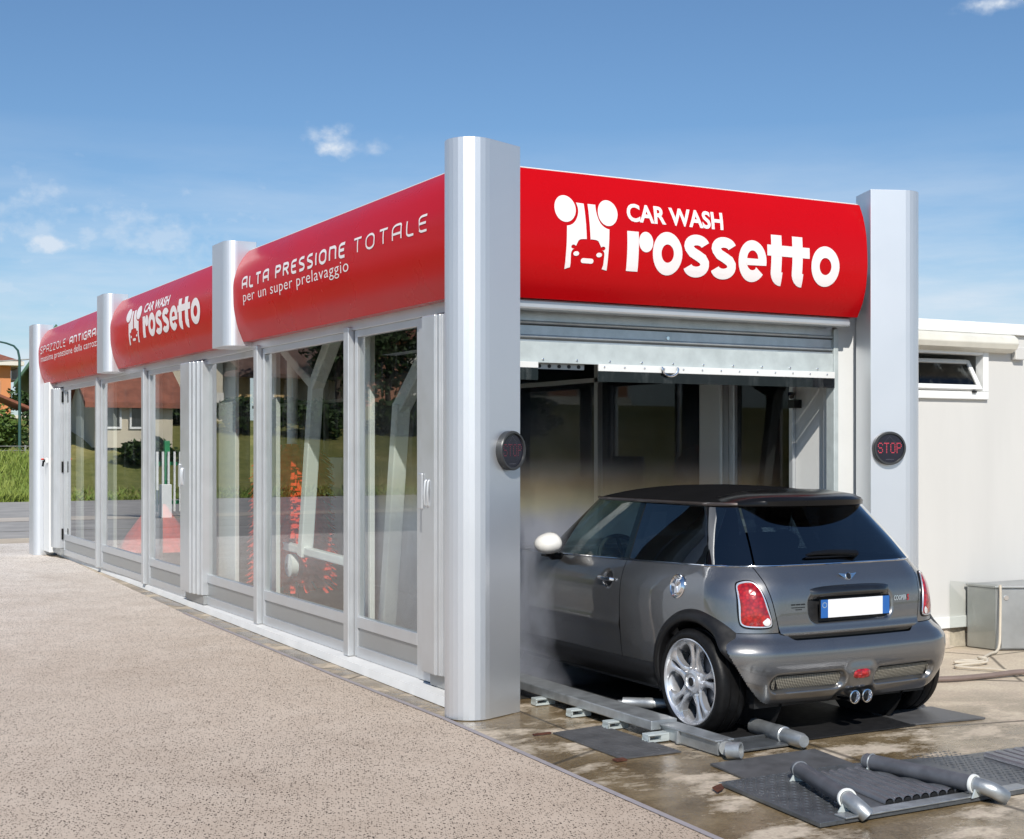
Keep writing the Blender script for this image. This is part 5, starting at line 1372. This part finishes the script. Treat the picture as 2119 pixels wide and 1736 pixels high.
def mist():
    m = bpy.data.materials.new('wash_mist'); m.use_nodes = True; nt = m.node_tree; N = nt.nodes; L = nt.links
    N.remove(N['Principled BSDF']); out = N['Material Output']; v = N.new('ShaderNodeVolumePrincipled'); v.inputs['Color'].default_value = (.86, .89, 1, 1)
    v.inputs['Anisotropy'].default_value = -.15
    n = nz_node(nt, 4.0, 8, .72, (1, 1, .6)); tc = N.new('ShaderNodeTexCoord'); sp = N.new('ShaderNodeSeparateXYZ'); L.new(tc.outputs['Object'], sp.inputs[0])
    wob = N.new('ShaderNodeMath'); wob.operation = 'MULTIPLY_ADD'; L.new(n, wob.inputs[0]); wob.inputs[1].default_value = .35; L.new(sp.outputs[2], wob.inputs[2])
    h = mrange(nt, wob.outputs[0], 1.10, 1.62, 1, .05); d = mrange(nt, n, .38, .66, .15, 1.0)
    x = mrange(nt, sp.outputs[0], .6, 1.5, 1, .30)
    q = N.new('ShaderNodeMath'); q.operation = 'MULTIPLY'; L.new(h, q.inputs[0]); L.new(d, q.inputs[1])
    q2 = N.new('ShaderNodeMath'); q2.operation = 'MULTIPLY'; L.new(q.outputs[0], q2.inputs[0]); L.new(x, q2.inputs[1])
    q3 = N.new('ShaderNodeMath'); q3.operation = 'MULTIPLY'; L.new(q2.outputs[0], q3.inputs[0]); q3.inputs[1].default_value = 2.7
    # rainbow light painted into the mist colour by height: violet-blue below, yellow and orange above
    L.new(ramp(nt, mrange(nt, wob.outputs[0], 1.0, 1.8, 0, 1), [(.0, (.80, .85, 1.0)), (.28, (.84, .88, 1.0)), (.42, (.96, .90, .62)), (.56, (.95, .74, .48)), (.72, (.88, .82, .78)), (1, (.85, .87, .92))]), v.inputs['Color'])
    L.new(q3.outputs[0], v.inputs['Density']); L.new(v.outputs[0], out.inputs['Volume'])
    mb = MB(); mb.box(.40, 2.7, .45, 2.6, .02, 2.2); o = tag(mb.build('mist', m), 'pale water mist hanging in the bay entrance beside the car', 'mist', None, 'stuff')
mist()

# ------------------------------------------------------------------ trees, bushes, grass
def leaves(mb, c, r, n, seed, size, lump=.35):
    rnd = random.Random(seed); C = Vector(c)
    K = [(Vector((rnd.gauss(0, 1), rnd.gauss(0, 1), rnd.gauss(0, 1))).normalized() * rnd.uniform(.35, .85), rnd.uniform(.25, .5)) for _ in range(22)]
    for _ in range(n):
        k, q = K[rnd.randrange(len(K))]
        d = Vector((rnd.gauss(0, 1), rnd.gauss(0, 1), rnd.gauss(0, 1))).normalized() * rnd.uniform(.55, 1.0) * q
        p = k + d; p = C + Vector((p.x * r[0], p.y * r[1], p.z * r[2]))
        a = Vector((rnd.gauss(0, 1), rnd.gauss(0, 1), rnd.gauss(0, .6))).normalized(); b = a.cross(Vector((rnd.gauss(0, 1), rnd.gauss(0, 1), rnd.gauss(0, 1)))).normalized(); s = size * rnd.uniform(.6, 1.4)
        mb.add([p - a * s, p + b * s * .5, p + a * s, p - b * s * .5], [(0, 1, 2, 3)])
def tree(name, label, cat, x, y, h, rw, m, n, seed, size, group=None, trunk=True, squash=1.):
    z = terr(x, y); e = empty(name, (x, y, z), label, cat, group)
    if trunk:
        t = MB(); t.tube([(x, y, z - .3), (x + .05 * rw, y, z + h * .3), (x, y, z + h * .6)], [.07 * rw, .05 * rw, .02 * rw], 8)
        for k in range(4):
            a = k * 1.7 + seed; t.tube([(x, y, z + h * (.3 + .06 * k)), (x + rw * .5 * math.cos(a), y + rw * .5 * math.sin(a), z + h * (.5 + .06 * k))], [.03 * rw, .008 * rw], 6)
        t.build('trunk', M['bark'], e, smooth=True)
    c = MB(); leaves(c, (x, y, z + h * (.58 if trunk else .48)), (rw, rw, h * (.46 if trunk else .55) * squash), n, seed, size); c.build('crown', m, e)
    return e
tree('bush', 'light green bush at the left edge behind the wire fence', 'bush', 4.1, 47, 1.7, 1.2, M['leaf'], 3000, 1, .11, 'bushes behind the fence', False)
tree('bush', 'dark green bush between the lamp post and the far silver column', 'bush', 6.3, 50, 1.6, 1.2, M['leaf_dark'], 2000, 2, .10, 'bushes behind the fence', False)
tree('tree', 'leafy tree cut by the left edge in front of the orange block', 'tree', 3.6, 56, 2.9, 1.3, M['leaf'], 2600, 3, .12)
tree('tree', 'dark tree between the orange block and the green roofed house', 'tree', 11.6, 80, 2.6, 2.0, M['leaf_dark'], 2400, 4, .16)
# across the road to the left, seen as reflections in the glass
for i, (x, y, h, r, n, lb, mt) in enumerate(((-17.2, 46, 5.4, 2.3, 5200, 'broad dark tree right of the tiled roof reflected in the second pane', 'leaf_dark'), (-20.3, 48, 5.2, 2.4, 4200, 'taller dark tree reflected at the right of the second pane', 'leaf_dark'),
        (-7.6, 38.6, .8, 1.1, 1500, 'low bush in front of the red roofed house reflected in the fifth pane', 'leaf_dark'), (-12.4, 43.5, 1.3, 1.5, 1800, 'rounded bush on the lawn reflected in the third pane', 'leaf_dark'),
        (-15.0, 42.5, 1.5, 1.6, 2000, 'bush on the lawn reflected left in the second pane', 'leaf_dark'), (-18.6, 43, 1.7, 1.8, 2200, 'wide bush on the lawn reflected in the nearest pane', 'leaf_dark'),
        (-11.5, 46.5, 1.0, 1.7, 2200, 'dark hedge bush reflected under the beige house', 'leaf_dark'), (-8.6, 46.5, .9, 1.6, 2200, 'dark hedge bush reflected between the grey and beige houses', 'leaf_dark'), (-15.6, 48.5, 1.0, 1.8, 2000, 'bush reflected below the house with yellow blinds', 'leaf'))):
    tree('tree' if h > 4 else 'bush', lb, 'tree' if h > 4 else 'bush', x, y, h, r, M[mt], n, 20 + i, .13, None, h > 4)
def grass_patch():
    mb = MB(); rnd = random.Random(11)
    for _ in range(15000):
        y = 33.3 + 9.5 * rnd.random() ** 1.6
        x = rnd.uniform(1.4, 7.5) if rnd.random() < .6 else rnd.uniform(-26, -2)
        if x < 0: y = 33.25 + (y - 33.25) * .25
        z = terr(x, y) - .02; h = rnd.uniform(.12, .42) if x > 0 else rnd.uniform(.06, .22) * (1.25 if rnd.random() < .15 else 1); a = rnd.uniform(0, PI); w_ = rnd.uniform(.012, .03)
        d = Vector((math.cos(a), math.sin(a), 0)); l = Vector((rnd.gauss(0, .12), rnd.gauss(0, .12), 0))
        p = Vector((x, y, z)); mb.add([p - d * w_, p + d * w_, p + l * .5 + Vector((0, 0, h * .6)) + d * w_ * .7, p + l + Vector((0, 0, h))], [(0, 1, 2, 3)])
    tag(mb.build('grass', M['blade']), 'tall green roadside grass across the road', 'grass', None, 'stuff')
grass_patch()

# ------------------------------------------------------------------ background buildings and street things
def gable(e, x0, x1, y0, y1, z0, zw, zr, wall, roof, along='x', over=.5, th=.18):
    mb = MB()
    if along == 'x':
        ym = (y0 + y1) / 2
        mb.prism([(x0, y0), (x1, y0), (x1, y1), (x0, y1)], z0, zw)
        mb.add([(x, y, z) for x in (x0, x1) for y, z in ((y0, zw), (y1, zw), (ym, zr))], [(0, 1, 2), (3, 5, 4), (0, 2, 5, 3), (1, 4, 5, 2)])
        w = mb.build('wall', wall, e)
        sl = (zr - zw) / (ym - y0)
        r = MB()
        for s, ye in ((-1, y0), (1, y1)):
            a = [(x, ye + s * over, zw - sl * over + .03) for x in (x0 - over, x1 + over)] + [(x, ym, zr + .03) for x in (x1 + over, x0 - over)]
            r.add(a + [(x, y, z + th) for x, y, z in a], [(0, 1, 2, 3), (4, 5, 6, 7), (0, 1, 5, 4), (1, 2, 6, 5), (2, 3, 7, 6), (3, 0, 4, 7)])
    else:
        xm = (x0 + x1) / 2
        mb.prism([(x0, y0), (x1, y0), (x1, y1), (x0, y1)], z0, zw)
        mb.add([(x, y, z) for y in (y0, y1) for x, z in ((x0, zw), (x1, zw), (xm, zr))], [(0, 1, 2), (3, 5, 4), (0, 2, 5, 3), (1, 4, 5, 2)])
        w = mb.build('wall', wall, e)
        sl = (zr - zw) / (xm - x0); r = MB()
        for s, xe in ((-1, x0), (1, x1)):
            a = [(xe + s * over, y, zw - sl * over + .03) for y in (y0 - over, y1 + over)] + [(xm, y, zr + .03) for y in (y1 + over, y0 - over)]
            r.add(a + [(x, y, z + th) for x, y, z in a], [(0, 1, 2, 3), (4, 5, 6, 7), (0, 1, 5, 4), (1, 2, 6, 5), (2, 3, 7, 6), (3, 0, 4, 7)])
    return w, r.build('roof', roof, e)
def win(par, x0, x1, z0, z1, y, m='pane_dark', fr='fencewhite'):
    f = MB(); t = .07
    f.box(x0 - t, x1 + t, y - .06, y - .005, z0 - t, z0).box(x0 - t, x1 + t, y - .06, y - .005, z1, z1 + t).box(x0 - t, x0, y - .06, y - .005, z0, z1).box(x1, x1 + t, y - .06, y - .005, z0, z1)
    o = f.build('window', M[fr], par); p = MB(); p.box(x0, x1, y - .03, y - .006, z0, z1); p.build('pane', M[m], o); return o
e = empty('apartment_block', (7, 100, 3), 'orange apartment block with red tiled roof at the far left', 'building')
zb = terr(0, 95)
mb = MB(); mb.box(-2.0, 12.3, 95, 107, zb - 1, 7.5); mb.build('wall', M['orange'], e)
mb = MB(); mb.add([(-2.9, 94.1, 7.5), (13.0, 94.1, 7.5), (13.0, 108, 7.5), (-2.9, 108, 7.5), (3, 101, 9.9), (7.5, 101, 9.9)], [(0, 1, 5, 4), (1, 2, 5), (2, 3, 4, 5), (3, 0, 4)]); mb.build('roof', M['tile'], e)
mb = MB(); mb.box(-2.95, 13.05, 94.05, 108.05, 7.22, 7.5); mb.build('eave', M['housewhite'], e)
mb = MB(); mb.box(11.1, 11.7, 98.5, 99.2, 7.9, 9.0); mb.build('chimney', M['tile'], e)
win(e, 10.2, 11.5, 5.0, 6.1, 95, 'fencewhite', 'housewhite'); win(e, 10.2, 11.5, 2.6, 3.9, 95); win(e, 7.2, 8.4, 5.0, 6.1, 95)
for z in (6.25, 4.2):
    mb = MB(); mb.box(12.31, 13.0, 96, 99, z, z + .12)
    for k in range(10): mb.box(12.9, 12.96, 96 + .3 * k, 96.05 + .3 * k, z + .12, z + .85)
    mb.box(12.9, 12.97, 96, 99, z + .85, z + .92); mb.build('balcony', M['wire'], e)
e = empty('house', (11, 66, 2), 'pale house with green roof peeking out behind the far silver column', 'house')
gable(e, 7.75, 10.05, 60, 70, 1.5, 5.3, 7.0, M['housewhite'], M['greenroof'], 'y', .7)
e.location = (7.75, 60, 2)
for ch in e.children: ch.matrix_parent_inverse = Matrix.Translation((-7.75, -60, -2))
e.rotation_euler.z = -RAD(14)
e = empty('shed', (9.5, 74, 2), 'low shed with a single sloping tiled roof between the trees behind the lamp post', 'shed')
mb = MB(); mb.box(8.9, 10.6, 74, 77, 1.8, 3.3); mb.build('wall', M['housewhite'], e)
mb = MB(); mb.add([(8.3, 73.6, 4.35), (10.9, 73.6, 3.25), (10.9, 77.4, 3.25), (8.3, 77.4, 4.35)] + [(8.3, 73.6, 4.5), (10.9, 73.6, 3.4), (10.9, 77.4, 3.4), (8.3, 77.4, 4.5)], [(0, 1, 2, 3), (4, 5, 6, 7), (0, 1, 5, 4), (1, 2, 6, 5), (2, 3, 7, 6), (3, 0, 4, 7)]); mb.build('roof', M['tile'], e)
lp = empty('street_lamp', (4.85, 45.2, 1.1), 'tall dark green street lamp with a curved arm at the left edge', 'street lamp')
P = [(4.86, 45.2, .6), (4.86, 45.2, 3.5), (4.85, 45.2, 4.75), (4.80, 45.2, 5.0), (4.66, 45.2, 5.16), (4.40, 45.2, 5.25), (3.6, 45.2, 5.40)]
mb = MB(); mb.tube(P, [.055, .05, .042, .04, .036, .033, .03], 10); mb.build('post', M['lampgreen'], lp, smooth=True)
mb = MB(); mb.lathe([(.02, -.3), (.09, -.15), (.10, .1), (.02, .25)], (3.4, 45.2, 5.42), (-1, 0, .12), 12); mb.build('lamp_head', M['wire'], lp, smooth=True)
lp = empty('street_lamp', (8.87, 70, 2), 'second street lamp far behind with a straight arm pointing right', 'street lamp')
mb = MB(); mb.tube([(8.87, 70, 2), (8.87, 70, 6.2)], .06, 8).tube([(7.8, 70, 6.05), (9.5, 70, 6.22)], .035, 8); mb.build('post', M['wire'], lp)
mb = MB(); mb.lathe([(.02, -.2), (.10, 0), (.03, .3)], (9.6, 70, 6.23), (1, 0, .1), 10); mb.build('lamp_head', M['wire'], lp, smooth=True)
f = empty('wire_fence', (5, 43.5, 1), 'low wire fence on posts at the top of the grass bank', 'fence')
for k in range(9):
    mb = MB(); mb.box(1 + 1.25 * k, 1.06 + 1.25 * k, 43.5, 43.56, .9, 1.58); mb.build('post', M['wire'], f)
mb = MB()
for z in (1.2, 1.4, 1.55): mb.tube([(1, 43.5, z), (11.1, 43.5, z)], .012, 5)
mb.build('wire', M['wire'], f)
# reflected street
gt = empty('picket_fence', (-4.3, 23, 0), 'green framed gate of white pickets across the yard reflected in the glass', 'gate')
mb = MB(); mb.box(-4.07, -3.95, 22.9, 23.02, 0, 1.66); mb.build('post', M['green'], gt, bevel=.01)
mb = MB(); mb.box(-4.95, -3.6, 22.93, 22.98, .28, .36).box(-4.95, -3.6, 22.93, 22.98, 1.12, 1.20); mb.build('rail', M['green'], gt)
for k in range(11):
    mb = MB(); x = -4.93 + .125 * k; mb.box(x, x + .045, 22.86, 22.89, .12, 1.42); mb.build('picket', M['fencewhite'], gt)
mb = MB(); mb.box(-4.0, -3.78, 22.5, 22.72, 0, .72); thing(mb, 'meter_box', M['mwhite'], 'white meter box beside the green post reflected in the third pane', 'box', bevel=.01)
e = empty('house', (-7, 50, 3), 'grey house with a white window reflected in the farthest pane', 'house')
zt = terr(0, 48)
gable(e, -8.8, -3.5, 48, 54, zt - 1, 5.4, 7.2, M['housegrey'], M['tile'], 'x'); win(e, -7.6, -6.6, 3.6, 4.8, 48)
e = empty('house', (-7.2, 41, 2), 'low house with a long red tiled roof reflected in the fifth pane', 'house')
gable(e, -8.7, -6.1, 40, 44, 1.5, 3.05, 4.3, M['housebeige'], M['tile'], 'x', .4); win(e, -7.9, -7.3, 2.2, 2.85, 40); win(e, -6.9, -6.5, 2.2, 2.85, 40)
e = empty('house', (-11, 51, 3), 'beige house with brown gable roof reflected in the fourth pane', 'house')
gable(e, -13.2, -9.6, 49, 56, zt - 1, 5.2, 7.0, M['housebeige'], M['brownroof'], 'y'); win(e, -11.0, -10.3, 4.0, 4.9, 49, 'pane_dark', 'brownroof'); win(e, -12.6, -11.8, 3.3, 4.6, 49, 'pane_dark', 'fencewhite')
mb = MB(); mb.box(-13.0, -11.4, 48.2, 48.98, 3.0, 3.15).box(-13.0, -11.4, 48.2, 48.27, 3.15, 3.75); mb.build('balcony', M['balcony'], e)
e = empty('house', (-15, 53, 3), 'wide low house with dark roof and yellow blinds reflected beside the folded doors', 'house')
gable(e, -19.5, -13.6, 51, 57, zt - 1, 5.1, 7.4, M['housebeige'], M['brownroof'], 'x', .8); win(e, -15.2, -14.5, 3.4, 4.6, 51, 'shutter'); win(e, -16.9, -16.1, 3.4, 4.6, 51, 'shutter')
e = empty('house', (-23, 62, 3), 'house with red hipped roof behind the trees reflected in the second pane', 'house')
gable(e, -27.5, -19.5, 62, 70, 2, 7.6, 9.6, M['aptwall'], M['tile'], 'x', .7)
e = empty('apartment_block', (-38, 84, 3), 'brick apartment block with white balconies reflected in the nearest pane', 'building')
mb = MB(); mb.box(-48, -30, 80, 92, 2, 14); mb.build('wall', M['aptwall'], e)
for k in range(4):
    z = 4.2 + 2.7 * k
    mb = MB(); mb.box(-47.5, -30.5, 78.8, 79.98, z, z + .15).box(-47.5, -30.5, 78.75, 78.82, z + .15, z + 1.0); mb.build('balcony', M['balcony'], e)
    for x in (-45, -41, -37, -33): win(e, x, x + 1.4, z + .3, z + 2.2, 80)
mb = MB(); mb.add([(-49, 79, 14), (-29, 79, 14), (-29, 93, 14), (-49, 93, 14), (-44, 86, 17), (-34, 86, 17)], [(0, 1, 5, 4), (1, 2, 5), (2, 3, 4, 5), (3, 0, 4), (0, 3, 2, 1)]); mb.build('roof', M['tile'], e)
